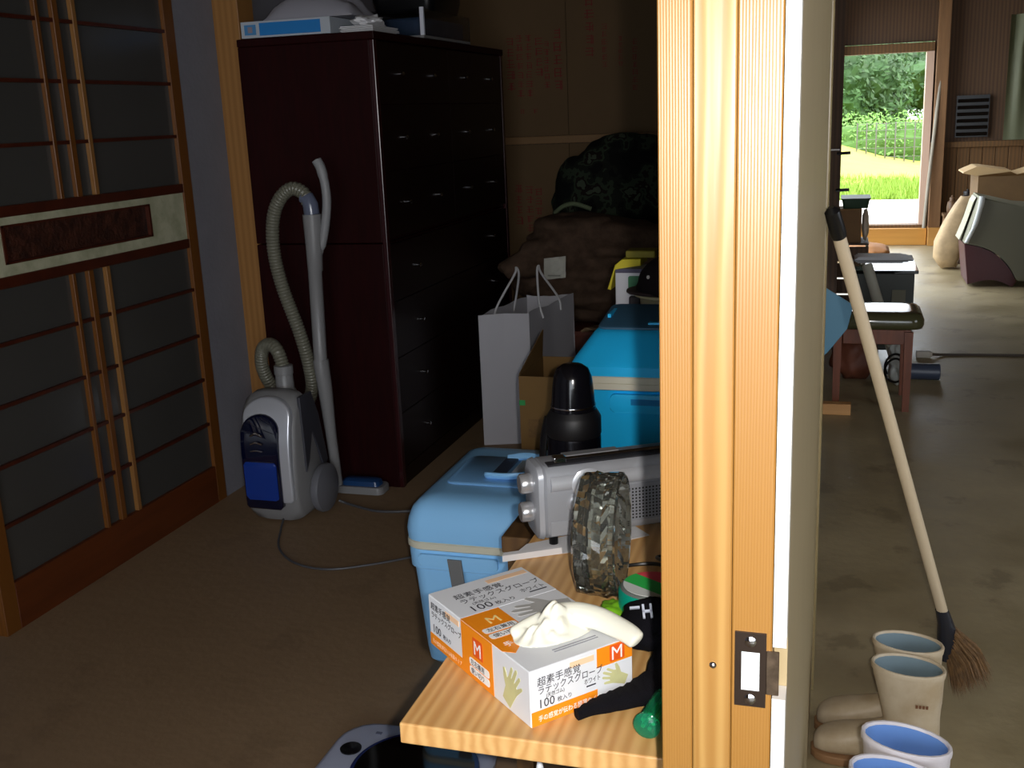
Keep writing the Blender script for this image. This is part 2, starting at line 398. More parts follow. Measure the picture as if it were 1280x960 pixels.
obj('latch_lip', bx((-.0515, .8985, .976), (-.040, .9005, 1.02), .0006, 1), mat('worn_lip', (150, 130, 110), .3, .9, var=.5, vscale=60), pl)
obj('latch_pocket', bx((-.0735, .8985, .979), (-.0572, .9005, 1.018)), mat('pale_pocket', (206, 212, 214), .45), pl)
for z in (.9705, 1.0285):
    s_ = lathe(nb(), [(0, .0022), (.003, .002), (.0052, .001), (.0056, 0)], 20, (0, 0, 0), Matrix.Rotation(PI / 2, 4, 'X'))
    s_.transform(Matrix.Translation((-.0655, .8978, z))); s2 = s_
    so = obj('plate_screw', s2, M_chrome, pl, smooth=True)
sb = lathe(nb(), [(0, .0018), (.002, .0016), (.0034, .0004), (.0036, 0)], 16, (0, 0, 0), Matrix.Rotation(PI / 2, 4, 'X'))
sb.transform(Matrix.Translation((-.0995, .9, .9995))); obj('frame_screw', sb, M_chrome, jf, smooth=True)

# ------------------------------------------------------------------ setting: workshop far end
wf = srt('wall_far')
wfb = nb()
box(wfb, (-.2, FAR_Y + .03, 0), (DOOR_X0, FAR_Y + .1, 3.0)); box(wfb, (DOOR_X1 + .08, FAR_Y + .03, 0), (3.1, FAR_Y + .1, 3.0)); box(wfb, (DOOR_X0, FAR_Y + .03, DOOR_Z1 + .1), (DOOR_X1 + .08, FAR_Y + .1, 3.0))
obj('backing', wfb, M_darkwood, wf)
x = .88; k = 0
while x < 3.0:
    obj('plank', bx((x, FAR_Y, .18), (x + .118, FAR_Y + .03, .985), .004, 1), M_oldwood, wf); x += .122
obj('rail', bx((.86, FAR_Y - .04, .985), (3.0, FAR_Y + .03, 1.045), .003, 1), M_oldwood, wf)
obj('sill', bx((-.12, FAR_Y - .13, 0), (.86, FAR_Y + .03, .175), .006), wood('sill_wood', (168, 112, 44), (196, 140, 62), 'X', 8, .5), wf)
obj('sill', bx((.868, FAR_Y - .20, 0), (1.9, FAR_Y + .0, .185), .006), wood('sill_wood_b', (176, 124, 58), (200, 150, 80), 'X', 8, .5), wf)
obj('threshold', bx((-.12, FAR_Y - .06, .176), (.86, FAR_Y + .12, .205), .004), M_oldwood, wf)
for q, (px0, px1) in enumerate(((.87, .985), (1.95, 2.06))):
    struct('trim_%d' % (3 + q), bx((px0, FAR_Y - .155, .186), (px1, FAR_Y - .045, 3.0), .004), mat('workshop_post', (128, 92, 58), .6, var=.2, vscale=9, stretch=(4, 4, .3)))
d2 = srt('door_2')
obj('frame_post', bx((DOOR_X1, FAR_Y - .04, .205), (DOOR_X1 + .075, FAR_Y + .1, DOOR_Z1), .003), mat('pale_frame_wood', (196, 168, 150), .5), d2)
obj('frame_post', bx((DOOR_X0 - .07, FAR_Y - .04, .205), (DOOR_X0, FAR_Y + .1, DOOR_Z1), .003), M_oldwood, d2)
obj('frame_head', bx((DOOR_X0 - .07, FAR_Y - .04, DOOR_Z1), (DOOR_X1 + .075, FAR_Y + .1, DOOR_Z1 + .09), .003), M_oldwood, d2)
# front and right walls of the workshop (behind and beside the camera) with unseen windows shaped for fill light
EX0, EX1, EZ0, EZ1 = -0.9, 2.3, 0.4, 2.35
wf2 = nb(); box(wf2, (-2.6, -2.7, 0), (3.1, -2.6, EZ0)); box(wf2, (-2.6, -2.7, EZ1), (3.1, -2.6, 3.0)); box(wf2, (-2.6, -2.7, EZ0), (EX0, -2.6, EZ1)); box(wf2, (EX1, -2.7, EZ0), (3.1, -2.6, EZ1))
struct('wall_entrance', wf2, M_oldwood)
RX = 3.1
wr = srt('wall_outer')
for lo, hi in (((-2.7, 0), (FAR_Y + .1, .9)), ((-2.7, 2.2), (FAR_Y + .1, 3.0)), ((-2.7, .9), (1.2, 2.2)), ((3.2, .9), (FAR_Y + .1, 2.2))): obj('wall_panel', bx((RX, lo[0], lo[1]), (RX + .1, hi[0], hi[1])), M_oldwood, wr)
wn2 = srt('fill_window_2')  # unseen right window, added to brighten the near workshop floor
for y in (1.2, 2.175, 3.15): obj('fill_window_frame', bx((RX + .02, y, .9), (RX + .08, y + .05, 2.2)), M_oldwood, wn2)
wn = srt('fill_window_1')  # unseen window behind the camera, enlarged to fill both rooms with light
for a in ((EX0, EX0 + .05, EZ0, EZ1), (EX1 - .05, EX1, EZ0, EZ1), (.67, .73, EZ0, EZ1)): obj('fill_window_frame', bx((a[0], -2.68, a[2]), (a[1], -2.62, a[3])), M_oldwood, wn)
for q in range(4):
    struct('trim_%d' % (6 + q), bx((XM0 + .03, 2.8 + q * 2.8, 2.78), (3.1, 2.92 + q * 2.8, 3.0), .005), M_darkwood)

# ------------------------------------------------------------------ outdoors
M_grass = mat('sunlit_grass', (138, 152, 50), .9, rgb2=(150, 134, 58), vscale=1.3)
def field():
    bm = nb(); nx, ny = 70, 60; V = []
    for j in range(ny + 1):
        y = 12.3 + (j / ny) ** 1.6 * 70
        row = []
        for i in range(nx + 1):
            x = -30 + 60 * i / nx
            s = max(0, min(1, (y - 16) / 12)); s = s * s * (3 - 2 * s)
            z = .02 + s * max(0, (1.4 - x) * .3) * (1 / (1 + max(0, (-x - 2) * .12))) + .05 * noise.noise((x * .8, y * .8, 0))
            row.append(bm.verts.new((x, y, min(z, 1.9))))
        V.append(row)
    for j in range(ny):
        for i in range(nx): bm.faces.new((V[j][i], V[j][i + 1], V[j + 1][i + 1], V[j + 1][i]))
    return bm
g = struct('ground', field(), M_grass, smooth=True)
struct('ground_side', bx((-14, 6.3, -.1), (-.21, FAR_Y + .1, -.005)), mat('bare_yard', (176, 166, 140), .9, var=.15, vscale=2))
struct('ground_apron', bx((-2.0, FAR_Y + .12, -.05), (3.0, 16.2, .11)), mat('pale_concrete_apron', (205, 198, 186), .8, var=.08, vscale=3))
def tufts(n, xr, yr, h):
    bm = nb()
    for _ in range(n):
        x, y = random.uniform(*xr), random.uniform(*yr); z = .03
        for b in range(5):
            a = random.uniform(0, 2 * PI); l = h * random.uniform(.5, 1.2); wv = .012
            p = Vector((x + random.uniform(-.06, .06), y + random.uniform(-.06, .06), z))
            t = p + Vector((math.cos(a) * l * .4, math.sin(a) * l * .4, l))
            s = Vector((-math.sin(a), math.cos(a), 0)) * wv
            bm.faces.new([bm.verts.new(q) for q in (p - s, p + s, t)])
    return bm
gr = obj('grass', tufts(2600, (-2.2, 3.6), (16.2, 20.5), .2), mat('bright_grass_blades', (128, 158, 52), .8), kind='stuff')
gr['label'] = 'bright green grass tufts growing outside beyond the open doorway'; gr['category'] = 'grass'
def leaves(bm, c, rad, n, size, seed):
    r = random.Random(seed)
    for _ in range(n):
        d = Vector((r.gauss(0, 1), r.gauss(0, 1), r.gauss(0, 1))).normalized()
        k = r.uniform(.72, 1.05) * (1 + .25 * noise.noise(d * 2 + Vector((seed, 0, 0))))
        p = Vector((c[0] + d.x * rad[0] * k, c[1] + d.y * rad[1] * k, c[2] + d.z * rad[2] * k))
        a = Vector((r.gauss(0, 1), r.gauss(0, 1), r.gauss(0, 1))).normalized(); b = a.orthogonal().normalized()
        s = size * r.uniform(.6, 1.3)
        bm.faces.new([bm.verts.new(q) for q in (p - a * s, p - b * s * .5, p + a * s, p + b * s * .5)])
    return bm
M_hedge = mat('hedge_leaves', (116, 158, 70), .7, var=.4, vscale=2)
M_leaf = mat('dark_tree_leaves', (58, 92, 40), .7, var=.5, vscale=1)
hd = thing('hedge', 'pale green overgrown hedge along the far edge of the sunny field', 'hedge', (1.0, 28, 0))
hb = nb()
for k in range(9):
    leaves(hb, (-2.2 + k * .75, 28.2 + .2 * (k % 2), .5 - .02 * k), (.7, .6, .75), 1100, .05, k)
obj('foliage', hb, M_hedge, hd, world=True, kind='stuff')
obj('stems', blob(nb(), (1.0, 28.3, .35), (4.0, .45, .55), 2, .2, 4), mat('hedge_core', (80, 112, 50), .9), hd, world=True)
TL = ('dark leafy tree behind the hedge, left of the doorway view', 'broad dark tree behind the middle of the hedge', 'dark tree behind the hedge beside the right door post', 'wide low tree farthest back, behind the other trees')
for k, (tx, ty, tz, rx, rz) in enumerate(((-4.6, 36, 1.7, 2.0, 1.5), (.0, 37, 1.8, 2.0, 1.6), (4.9, 36, 1.6, 2.0, 1.5), (2.0, 44, 2.4, 3.6, 1.6))):
    t = thing('tree', TL[k], 'tree', (tx, ty, 0), group='trees beyond the field')
    obj('trunk', tube(nb(), [(tx, ty, -.1), (tx + .1, ty, tz * .5), (tx, ty, tz)], [.22, .17, .1], 8), M_darkwood, t, world=True)
    obj('crown', leaves(blob(nb(), (tx, ty, tz), (rx * .8, rx * .8, rz * .8), k, .35, 2), (tx, ty, tz), (rx, rx, rz), 5000, .11, 20 + k), M_leaf, t, world=True)
fn = thing('wire_fence', 'grey wire fence in front of the hedge at the far end of the field', 'fence', (1.2, 26.6, 0))
for k in range(12):
    px = .3 + k * .21
    obj('post', tube(nb(), [(px, 26.6, -.05), (px, 26.6, .98)], .016, 6), M_steel, fn, world=True)
for z in (.2, .4, .6, .8, .95):
    obj('wire', tube(nb(), [(.3, 26.6, z), (2.6, 26.6, z)], .005, 5), M_steel, fn, world=True)

# ================================================================== small room things
# ---- wardrobe
wd = thing('wardrobe', 'tall dark rosewood wardrobe chest with small knobs against the left wall', 'wardrobe', (-2.01, 4.72, 0))
WX0, WX1, WY0, WY1, WH = -2.30, -1.716, 3.90, 5.54, 1.83
ZJ = 1.025
obj('lower_body', bx((WX0, WY0, 0.0), (WX1 - .02, WY1, ZJ - .002), .003, 2), M_red, wd, world=True)
obj('upper_body', bx((WX0, WY0, ZJ + .002), (WX1 - .02, WY1, WH - .03), .003, 2), M_red, wd, world=True)
obj('top_board', bx((WX0, WY0 - .004, WH - .03), (WX1 + .004, WY1 + .004, WH), .004, 2), M_red, wd, world=True)
for y0, y1 in ((WY0, WY0 + .03), (WY1 - .03, WY1)): obj('front_stile', bx((WX1 - .02, y0, .0), (WX1, y1, WH - .03), .003, 2), mat('rosewood_edge', (48, 12, 16), .22), wd, world=True)
obj('plinth', bx((WX1 - .02, WY0 + .03, 0), (WX1 - .008, WY1 - .03, .075)), M_reddark, wd, world=True)
ym = (WY0 + WY1) / 2
def knobs(parent, y, z):
    for dy in (-.0,):
        kb = lathe(nb(), [(.004, 0), (.004, .010), (.008, .013), (.009, .018), (.006, .022), (0, .023)], 14, (0, 0, 0), Matrix.Rotation(PI / 2, 4, 'Y'))
        kb.transform(Matrix.Translation((WX1 - .004, y, z))); obj('knob', kb, M_chrome, parent, world=True, smooth=True)
def drawer(y0, y1, z0, z1, ky, name='drawer'):
    d = obj(name, bx((WX1 - .02, y0 + .002, z0 + .002), (WX1 - .004, y1 - .002, z1 - .002)), M_reddark, wd, world=True)
    for k in ky: knobs(d, k, (z0 + z1) / 2)
for z0, z1 in ((1.56, 1.795), (1.30, 1.56), (1.04, 1.30)):
    drawer(WY0 + .03, ym, z0, z1, (WY0 + .24, ym - .22)); drawer(ym, WY1 - .03, z0, z1, (ym + .2, WY1 - .24))
for k in range(4):
    z0 = .08 + k * .234
    drawer(WY0 + .03, WY1 - .03, z0, z0 + .234, (WY0 + .3, WY1 - .3))

# ---- things on the wardrobe
t = thing('flat_box', 'flat blue and white box lying on the wardrobe top at its near end', 'box', (-2.08, 4.02, WH), .02)
obj('carton', bx((-.19, -.13, .001), (.19, .13, .062), .001), mat('white_carton', (176, 182, 190), .6), t)
obj('blue_panel', bx((-.11, -.1312, .008), (.15, -.1302, .055)), mat('blue_print', (30, 120, 190), .5), t)
obj('blue_top', bx((-.11, -.12, .0622), (.15, .12, .0628)), MATS['blue_print'], t)
obj('mark_panel', bx((-.175, -.1312, .012), (-.125, -.1302, .05)), mat('blue_grey_print', (70, 130, 180), .5), t)
obj('mark_square', bx((-.16, -.1318, .02), (-.14, -.1308, .042)), mat('pale_grey_print', (140, 130, 140), .5), t)
t = thing('paper_bag_folded', 'crumpled pale grey bag lying across the flat blue box on the wardrobe', 'bag', (-2.0, 4.06, WH + .064))
b = nb(); bmesh.ops.create_grid(b, x_segments=26, y_segments=18, size=.5)
for v in b.verts:
    u, q = v.co.x, v.co.y
    h = .05 + .05 * max(0, 1 - abs(u) * 1.6) + .035 * noise.noise((u * 5, q * 4, 2)) + .015 * abs(noise.noise((u * 13, q * 9, 5)))
    v.co = Vector((u * .38, q * .26, max(.004, h * (1 - (2 * q) ** 4 * .8) * (1 - (abs(2 * u)) ** 6 * .8))))
r = bmesh.ops.extrude_face_region(b, geom=b.faces[:])
for v in [e for e in r['geom'] if isinstance(e, bmesh.types.BMVert)]: v.co.z = .001
obj('bag_body', b, mat('grey_paper', (150, 148, 156), .6), t, smooth=60)
t = thing('paper_sheaf', 'loose sheaf of creased papers at the front corner of the wardrobe top', 'papers', (-1.792, 4.05, WH), 0)
for k in range(5):
    obj('sheet', bx((-.07 + random.uniform(-.008, .008), -.12, .001 + k * .005), (.065, .12 + random.uniform(-.02, .03), .004 + k * .005)), M_paper, t)
b = nb(); blob(b, (.005, -.02, .045), (.055, .09, .022), 4, .5, 3, 3, .027); obj('crumpled_sheet', b, M_paper, t, smooth=60)
t = thing('storage_case', 'clear plastic case with blue contents on the far end of the wardrobe top', 'case', (-1.86, 4.72, WH))
M_clear = glass('clear_plastic', (220, 224, 228), .15, 1.3)
obj('tray', bx((-.15, -.30, .001), (.15, .30, .012)), M_grey, t)
cs = nb()
for a in ((-.15, -.30, -.144, .30), (.144, -.30, .15, .30), (-.144, -.30, .144, -.294), (-.144, .294, .144, .30)): box(cs, (a[0], a[1], .012), (a[2], a[3], .12))
obj('clear_wall', cs, M_clear, t)
obj('contents', bx((-.13, -.26, .0125), (.13, .26, .09), .01), mat('blue_grey_contents', (60, 84, 120), .6, var=.5, vscale=16), t)
obj('white_edge', bx((.135, -.302, .012), (.152, -.29, .125)), mat('white_edge_plastic', (222, 224, 236), .4), t)
t = thing('container', 'black round-cornered container standing on the clear case on the wardrobe', 'container', (-1.86, 4.75, WH + .121))
b = nb(); loft(b, [[(x, y, z) for x, y in rrect(-.15 * s, -.2 * s, .15 * s, .2 * s, .04)] for z, s in ((0, .9), (.05, .97), (.14, 1), (.16, 1.04), (.175, 1.04))]); obj('tub', b, M_black, t, smooth=True)
b = nb(); loft(b, [[(x, y, z) for x, y in rrect(-.162 * s, -.212 * s, .162 * s, .212 * s, .04)] for z, s in ((.1755, 1), (.19, 1), (.20, .95))]); obj('lid', b, M_black, t, smooth=True)

# ---- vacuum cleaner
vc = thing('vacuum_cleaner', 'grey and blue canister vacuum cleaner standing upright beside the wardrobe', 'vacuum', (-2.05, 3.55, 0))
prof = [(3.44, .012), (3.41, .05), (3.397, .12), (3.402, .26), (3.42, .40), (3.445, .475), (3.48, .512), (3.53, .518), (3.57, .49), (3.62, .33), (3.655, .18), (3.66, .08), (3.63, .03), (3.56, .01)]
cyy, czz = 3.52, .22
def pring(x, s): return [(x, cyy + (a - cyy) * s, max(.012, czz + (b - czz) * s)) for a, b in prof]
b = nb(); loft(b, [pring(-2.175, .80), pring(-2.165, .9), pring(-2.14, .97), pring(-2.10, 1), pring(-2.0, 1), pring(-1.965, .97), pring(-1.945, .92), pring(-1.938, .84)])
obj('body', b, M_grey, vc, world=True, smooth=50)
# dark grey strap piece on the right side
b = nb(); prism(b, [(3.47, .500), (3.565, .500), (3.61, .40), (3.657, .20), (3.625, .155), (3.575, .29), (3.545, .36), (3.51, .24), (3.48, .20)], -1.944, -1.930, 'YZ', .004); obj('side_strap', b, M_dgrey, vc, world=True, smooth=30)
def front_y(z): return 3.397 + max(0, (z - .26)) ** 2 * .9
def arch(x0, x1, z0, z1, r, n=12):
    c = (x0 + x1) / 2; rr = (x1 - x0) / 2
    return [(x0 + .012, z0), (x1 - .012, z0), (x1, z0 + .012)] + [(c + rr * math.cos(PI * k / n), z1 - r + r * math.sin(PI * k / n)) for k in range(n + 1)] + [(x0, z0 + .012)]
def front_shell(pts, d0, d1, bev):
    bm = nb(); prism(bm, pts, -d1, -d0, 'XZ', bev)
    bmesh.ops.subdivide_edges(bm, edges=[e for e in bm.edges if abs(e.verts[0].co.z - e.verts[1].co.z) > .1], cuts=6)
    for v in bm.verts: v.co.y += front_y(v.co.z) + 1.6 * max(0, abs(v.co.x + 2.06) - .05) ** 2
    return bm
obj('silver_shell', front_shell(arch(-2.150, -1.95, .10, .505, .07), -.02, .012, .008), mat('silver_paint', (204, 206, 214), .28, .45), vc, world=True, smooth=40)
obj('window', front_shell(arch(-2.150, -1.992, .075, .445, .065), -.01, .022, .009), mat('blue_window', (4, 10, 38), .08, **{'Coat Weight': 1.0}), vc, world=True, smooth=40)
obj('dust_cup', front_shell(rrect(-2.140, .115, -2.002, .265, .012), .0, .026, .006), mat('blue_dust_cup', (18, 54, 140), .12, **{'Coat Weight': 1.0}), vc, world=True, smooth=40)
for k, z in enumerate((.365, .335, .308)):
    b = tube(nb(), spline([(-2.105, front_y(z) - .024, z), (-2.08, front_y(z) - .027, z + .012 - .004 * k), (-2.055, front_y(z) - .024, z)], 5), .0045 - .0006 * k, 8); obj('cyclone_rib', b, M_chrome, vc, world=True, smooth=True)
b = lathe(nb(), [(0, .03), (.03, .029), (.055, .024), (.075, .02), (.094, .014), (.098, 0), (.094, -.014), (0, -.016)], 36, (0, 0, 0), Matrix.Rotation(PI / 2, 4, 'Y')); b.transform(Matrix.Translation((-1.918, 3.585, .102)))
obj('wheel', b, mat('wheel_grey', (104, 104, 110), .5), vc, world=True, smooth=40)
b = lathe(nb(), [(0, .03), (.03, .029), (.055, .024), (.075, .02), (.094, .014), (.098, 0), (.094, -.014), (0, -.016)], 36, (0, 0, 0), Matrix.Rotation(-PI / 2, 4, 'Y')); b.transform(Matrix.Translation((-2.175, 3.585, .102)))
obj('wheel', b, MATS['wheel_grey'], vc, world=True, smooth=40)
b = lathe(nb(), [(.042, 0), (.042, .02), (.036, .03), (.034, .085), (.037, .087), (.037, .12), (.032, .122)], 24, (-2.06, 3.60, .47)); obj('hose_connector', b, M_grey, vc, world=True, smooth=True)
M_hose = mat('hose_grey_green', (112, 110, 96), .35, 0, var=.1, vscale=40)
hp = spline([(-2.06, 3.60, .585), (-2.085, 3.61, .645), (-2.13, 3.635, .665), (-2.18, 3.66, .635), (-2.20, 3.68, .56), (-2.18, 3.71, .47), (-2.12, 3.735, .40), (-2.06, 3.745, .39), (-2.02, 3.74, .46), (-2.012, 3.72, .56), (-2.03, 3.70, .70), (-2.08, 3.69, .88), (-2.098, 3.68, 1.02), (-2.09, 3.68, 1.14), (-2.055, 3.68, 1.22), (-2.0, 3.68, 1.262), (-1.95, 3.68, 1.245), (-1.93, 3.68, 1.20)], 22)
# dense even resampling so each ring of the hose shows
def resample(p, step):
    out = [p[0]]; acc = 0
    for a, b_ in zip(p[:-1], p[1:]):
        d = (b_ - a).length; 
        while acc + d >= step:
            t_ = (step - acc) / d; a = a.lerp(b_, t_); out.append(a); d = (b_ - a).length; acc = 0
        acc += d
    return out
hp = resample(hp, .0042)
b = tube(nb(), hp, [.0268 if k % 3 else .0228 for k in range(len(hp))], 14); obj('hose', b, M_hose, vc, world=True, smooth=75)
b = tube(nb(), [(-1.955, 3.68, 1.232), (-1.935, 3.68, 1.225), (-1.924, 3.68, 1.20), (-1.922, 3.68, 1.165)], [.025, .029, .030, .030], 18); obj('hose_cuff', b, mat('blue_grey_cuff', (96, 102, 122), .2), vc, world=True, smooth=True)
b = tube(nb(), [(-1.922, 3.68, 1.165), (-1.922, 3.68, 1.12), (-1.924, 3.68, 1.05), (-1.927, 3.68, .95), (-1.929, 3.68, .945), (-1.938, 3.68, .60), (-1.938, 3.68, .595), (-1.935, 3.69, .48), (-1.932, 3.70, .30), (-1.940, 3.74, .06)], [.036, .035, .032, .029, .027, .026, .031, .029, .022, .020], 18); obj('wand', b, M_grey, vc, world=True, smooth=True)
b = tube(nb(), spline([(-1.930, 3.685, .96), (-1.905, 3.69, 1.02), (-1.880, 3.69, 1.10), (-1.862, 3.69, 1.19), (-1.860, 3.69, 1.26), (-1.872, 3.69, 1.33), (-1.888, 3.69, 1.365)], 6), [.012] * 8 + [.017] * 20 + [.019] * 9, 14); obj('handle', b, mat('handle_grey', (140, 140, 142), .5), vc, world=True, smooth=True)
b = nb(); loft(b, [[(x, y, z) for x, y in rrect(-1.975 + q, 3.775 + q, -1.765 - q, 3.875 - q, .025)] for z, q in ((.006, 0), (.03, 0), (.036, .004))]); nz = obj('floor_nozzle', b, M_grey, vc, world=True, smooth=True)
b = nb(); loft(b, [[(x, y, z) for x, y in rrect(-1.955 + q, 3.79 + q, -1.785 - q, 3.86 - q, .02)] for z, q in ((.0362, 0), (.055, .004), (.062, .015))]); obj('nozzle_cover', b, mat('nozzle_blue', (30, 64, 110), .3), nz, world=True, smooth=True)
cordm = mat('grey_cord', (72, 72, 76), .5)
b = tube(nb(), spline([(-2.03, 3.44, .02), (-2.0, 3.36, .006), (-1.92, 3.20, .005), (-1.80, 3.09, .005), (-1.66, 3.06, .005), (-1.52, 3.13, .005), (-1.38, 3.24, .005), (-1.22, 3.38, .005)], 8), .0042, 8); obj('power_cord', b, cordm, vc, world=True, smooth=True)
b = tube(nb(), spline([(-1.90, 3.66, .02), (-1.87, 3.665, .008), (-1.78, 3.63, .006), (-1.70, 3.61, .006), (-1.60, 3.63, .006), (-1.45, 3.7, .006)], 8), .0055, 8); obj('power_cord', b, cordm, vc, world=True, smooth=True)

# ---- light blue cooler on the floor
M_lblue = mat('light_blue_plastic', (146, 206, 255), .3, spec=.5)
M_cream = mat('cream_trim', (214, 210, 190), .45)
c1 = thing('cooler_box', 'light blue cooler box with carrying handle on the floor left of the table', 'cooler', (-.93, 2.76, 0))
def rr3(x0, y0, x1, y1, r, z, q=0): return [(x, y, z) for x, y in rrect(x0 + q, y0 + q, x1 - q, y1 - q, max(.01, r - q * .5))]
CX0, CX1, CY0, CY1 = -1.118, -.738, 2.50, 3.06
b = nb(); loft(b, [rr3(CX0, CY0, CX1, CY1, .05, z, q) for z, q in ((.0, .05), (.012, .037), (.05, .032), (.30, .014), (.305, .006), (.352, .004), (.36, .006))]); obj('tub', b, M_lblue, c1, world=True, smooth=35)
b = nb(); loft(b, [rr3(CX0, CY0, CX1, CY1, .055, z, q) for z, q in ((.3605, .004), (.365, -.001), (.381, -.001), (.385, .004))]); obj('rim_band', b, M_cream, c1, world=True, smooth=35)
b = nb(); loft(b, [rr3(CX0, CY0, CX1, CY1, .055, z, q) for z, q in ((.3855, .001), (.41, -.001), (.44, .004), (.47, .016), (.487, .032), (.497, .055), (.50, .09))])
obj('lid', b, M_lblue, c1, world=True, smooth=60)
for y0, y1 in ((2.62, 2.665), (2.90, 2.96)):
    pass
b = nb(); loft(b, [rr3(-1.045, 2.655, -.80, 2.90, .03, z, q) for z, q in ((.497, .0), (.503, .0), (.506, .004))]); obj('lid_plateau', b, mat('light_blue_top', (122, 176, 226), .4), c1, world=True, smooth=35)
# folding handle: a ring-like bail with a grip, lying nearly flat
b = tube(nb(), spline([(-.925, 2.72, .508), (-.93, 2.70, .516), (-.87, 2.695, .518), (-.815, 2.72, .52), (-.80, 2.79, .52), (-.815, 2.86, .518), (-.87, 2.885, .516), (-.925, 2.88, .508)], 6), .008, 8, 1.5); obj('handle_bail', b, M_lblue, c1, world=True, smooth=True)
obj('handle_recess', bx((-.93, 2.735, .5045), (-.89, 2.875, .511), .003), mat('recess_dark_blue', (50, 62, 84), .5), c1, world=True)
obj('handle_pad', bx((-.875, 2.74, .5045), (-.83, 2.86, .513), .004), mat('pale_handle_pad', (196, 206, 220), .3), c1, world=True)
b = nb(); prism(b, rrect(-1.07, .318, -.845, .352, .008), 2.494, 2.508, 'XZ', .003); obj('latch_ledge', b, M_lblue, c1, world=True, smooth=30)
b = nb(); prism(b, [(-.985, .345), (-.945, .345), (-.93, .18), (-.965, .18)], 2.4865, 2.4935, 'XZ', .002); obj('latch_strap', b, mat('grey_strap', (112, 112, 112), .6), c1, world=True)

# ---- bench with bright blue cooler, thermos and carton
bn = thing('bench', 'low wooden bench behind the table, under the bright blue cooler', 'bench', (-.40, 2.35, 0))
obj('bench_top', bx((-.68, 2.04, .58), (-.16, 2.68, .618), .004), M_oldwood, bn, world=True)
for q in ((-.65, 2.07), (-.21, 2.07), (-.65, 2.63), (-.21, 2.63)): obj('leg', bx((q[0] - .02, q[1] - .02, 0), (q[0] + .02, q[1] + .02, .58)), M_oldwood, bn, world=True)
M_bblue = mat('bright_blue_plastic', (34, 192, 255), .35)
c2 = thing('cooler_box', 'bright blue cooler box with dark lid top on the bench behind the thermos', 'cooler', (-.4, 2.5, .618))
DX0, DX1, DY0, DY1 = -.598, -.18, 2.35, 2.655
b = nb(); loft(b, [rr3(DX0, DY0, DX1, DY1, .03, z, q) for z, q in ((.619, .03), (.63, .022), (.855, .012), (.868, .008))]); obj('tub', b, M_bblue, c2, world=True, smooth=35)
b = nb(); loft(b, [rr3(DX0, DY0, DX1, DY1, .035, z, q) for z, q in ((.8685, .008), (.871, .002), (.885, .002), (.886, .004), (.887, .002), (.900, .002), (.903, .006))]); obj('rim_band', b, M_cream, c2, world=True, smooth=35)
b = nb(); loft(b, [[(x, y, z) for x, y in rrect(DX0 + q, DY0 + p, DX1 - q, DY1 - .01, .03)] for z, q, p in ((.9035, .0, .0), (.925, .0, .0), (.94, .008, .012), (.985, .038, .085), (.992, .045, .1))]); obj('lid', b, M_bblue, c2, world=True, smooth=35)
b = nb(); loft(b, [[(x, y, z + (y - 2.45) * .12) for x, y in rrect(-.55 + q, 2.455 + q, DX1 - .045 - q, 2.64, .02)] for z, q in ((.9925, 0), (.997, 0), (.999, .003))]); obj('lid_pad', b, mat('dark_teal_pad', (46, 84, 108), .6), c2, world=True, smooth=30)
obj('lid_button', bx((-.43, 2.47, 1.0025), (-.395, 2.49, 1.0075), .001), M_bblue, c2, world=True)
obj('lid_edge_line', bx((-.538, 2.52, 1.0085), (-.53, 2.60, 1.018), .001), M_bblue, c2, world=True)
b = nb(); prism(b, rrect(-.50, .818, -.26, .862, .012), 2.346, 2.362, 'XZ', .003); obj('front_grip', b, M_bblue, c2, world=True, smooth=30)
obj('front_grip_line', bx((-.45, 2.3445, .838), (-.30, 2.3465, .852)), mat('bright_blue_line', (16, 130, 196), .35), c2, world=True)
th = thing('vacuum_flask', 'black vacuum flask with domed cup lid in front of the bright blue cooler', 'flask', (-.538, 2.15, .618))
M_flask = mat('black_gloss', (14, 13, 18), .16)
b = lathe(nb(), [(.052, .001), (.058, .006), (.0585, .20), (.0575, .205)], 40); obj('body', b, mat('black_brushed', (18, 17, 24), .25, .5), th, smooth=True)
b = lathe(nb(), [(.0575, .2055), (.0595, .21), (.0595, .245), (.056, .252), (.050, .262)], 40); obj('shoulder', b, mat('black_matte_collar', (16, 15, 18), .5), th, smooth=True)
b = lathe(nb(), [(.0485, .262), (.0475, .275), (.044, .315), (.041, .335), (.034, .352), (.022, .360), (.0, .362)], 40); obj('cup_lid', b, M_flask, th, smooth=60)
b = lathe(nb(), [(.0492, .2705), (.0496, .272), (.0492, .2735)], 40); obj('bright_ring', b, M_chrome, th, smooth=True)
obj('carry_strap', tube(nb(), spline([(-.058, .0, .24), (-.07, .0, .18), (-.072, 0, .1), (-.06, 0, .03)], 5), .006, 8, 2.0), M_black, th, smooth=True)
cb = thing('carton', 'open brown cardboard carton between the white paper bag and the black flask', 'box', (-.86, 3.26, 0))
CB = mat('carton_brown', (112, 82, 36), .75, var=.1, vscale=10)
for nm, lo, hi in (('front_panel', (-.952, 3.12, .002), (-.77, 3.124, .70)), ('back_panel', (-.952, 3.40, .002), (-.77, 3.404, .70)), ('side_panel', (-.956, 3.12, .002), (-.952, 3.404, .70)), ('side_panel', (-.77, 3.12, .002), (-.766, 3.404, .70)), ('bottom_panel', (-.952, 3.124, .002), (-.77, 3.40, .006))):
    obj(nm, bx(lo, hi), CB, cb, world=True)
b = nb(); prism(b, [(3.124, .702), (3.40, .702), (3.42, .79), (3.13, .707)], -.956, -.953, 'YZ'); obj('flap', b, CB, cb, world=True)
obj('print_block', bx((-.93, 3.1188, .50), (-.86, 3.12, .56)), mat('faded_brown_print', (108, 78, 36), .75, var=.3, vscale=90), cb, world=True)
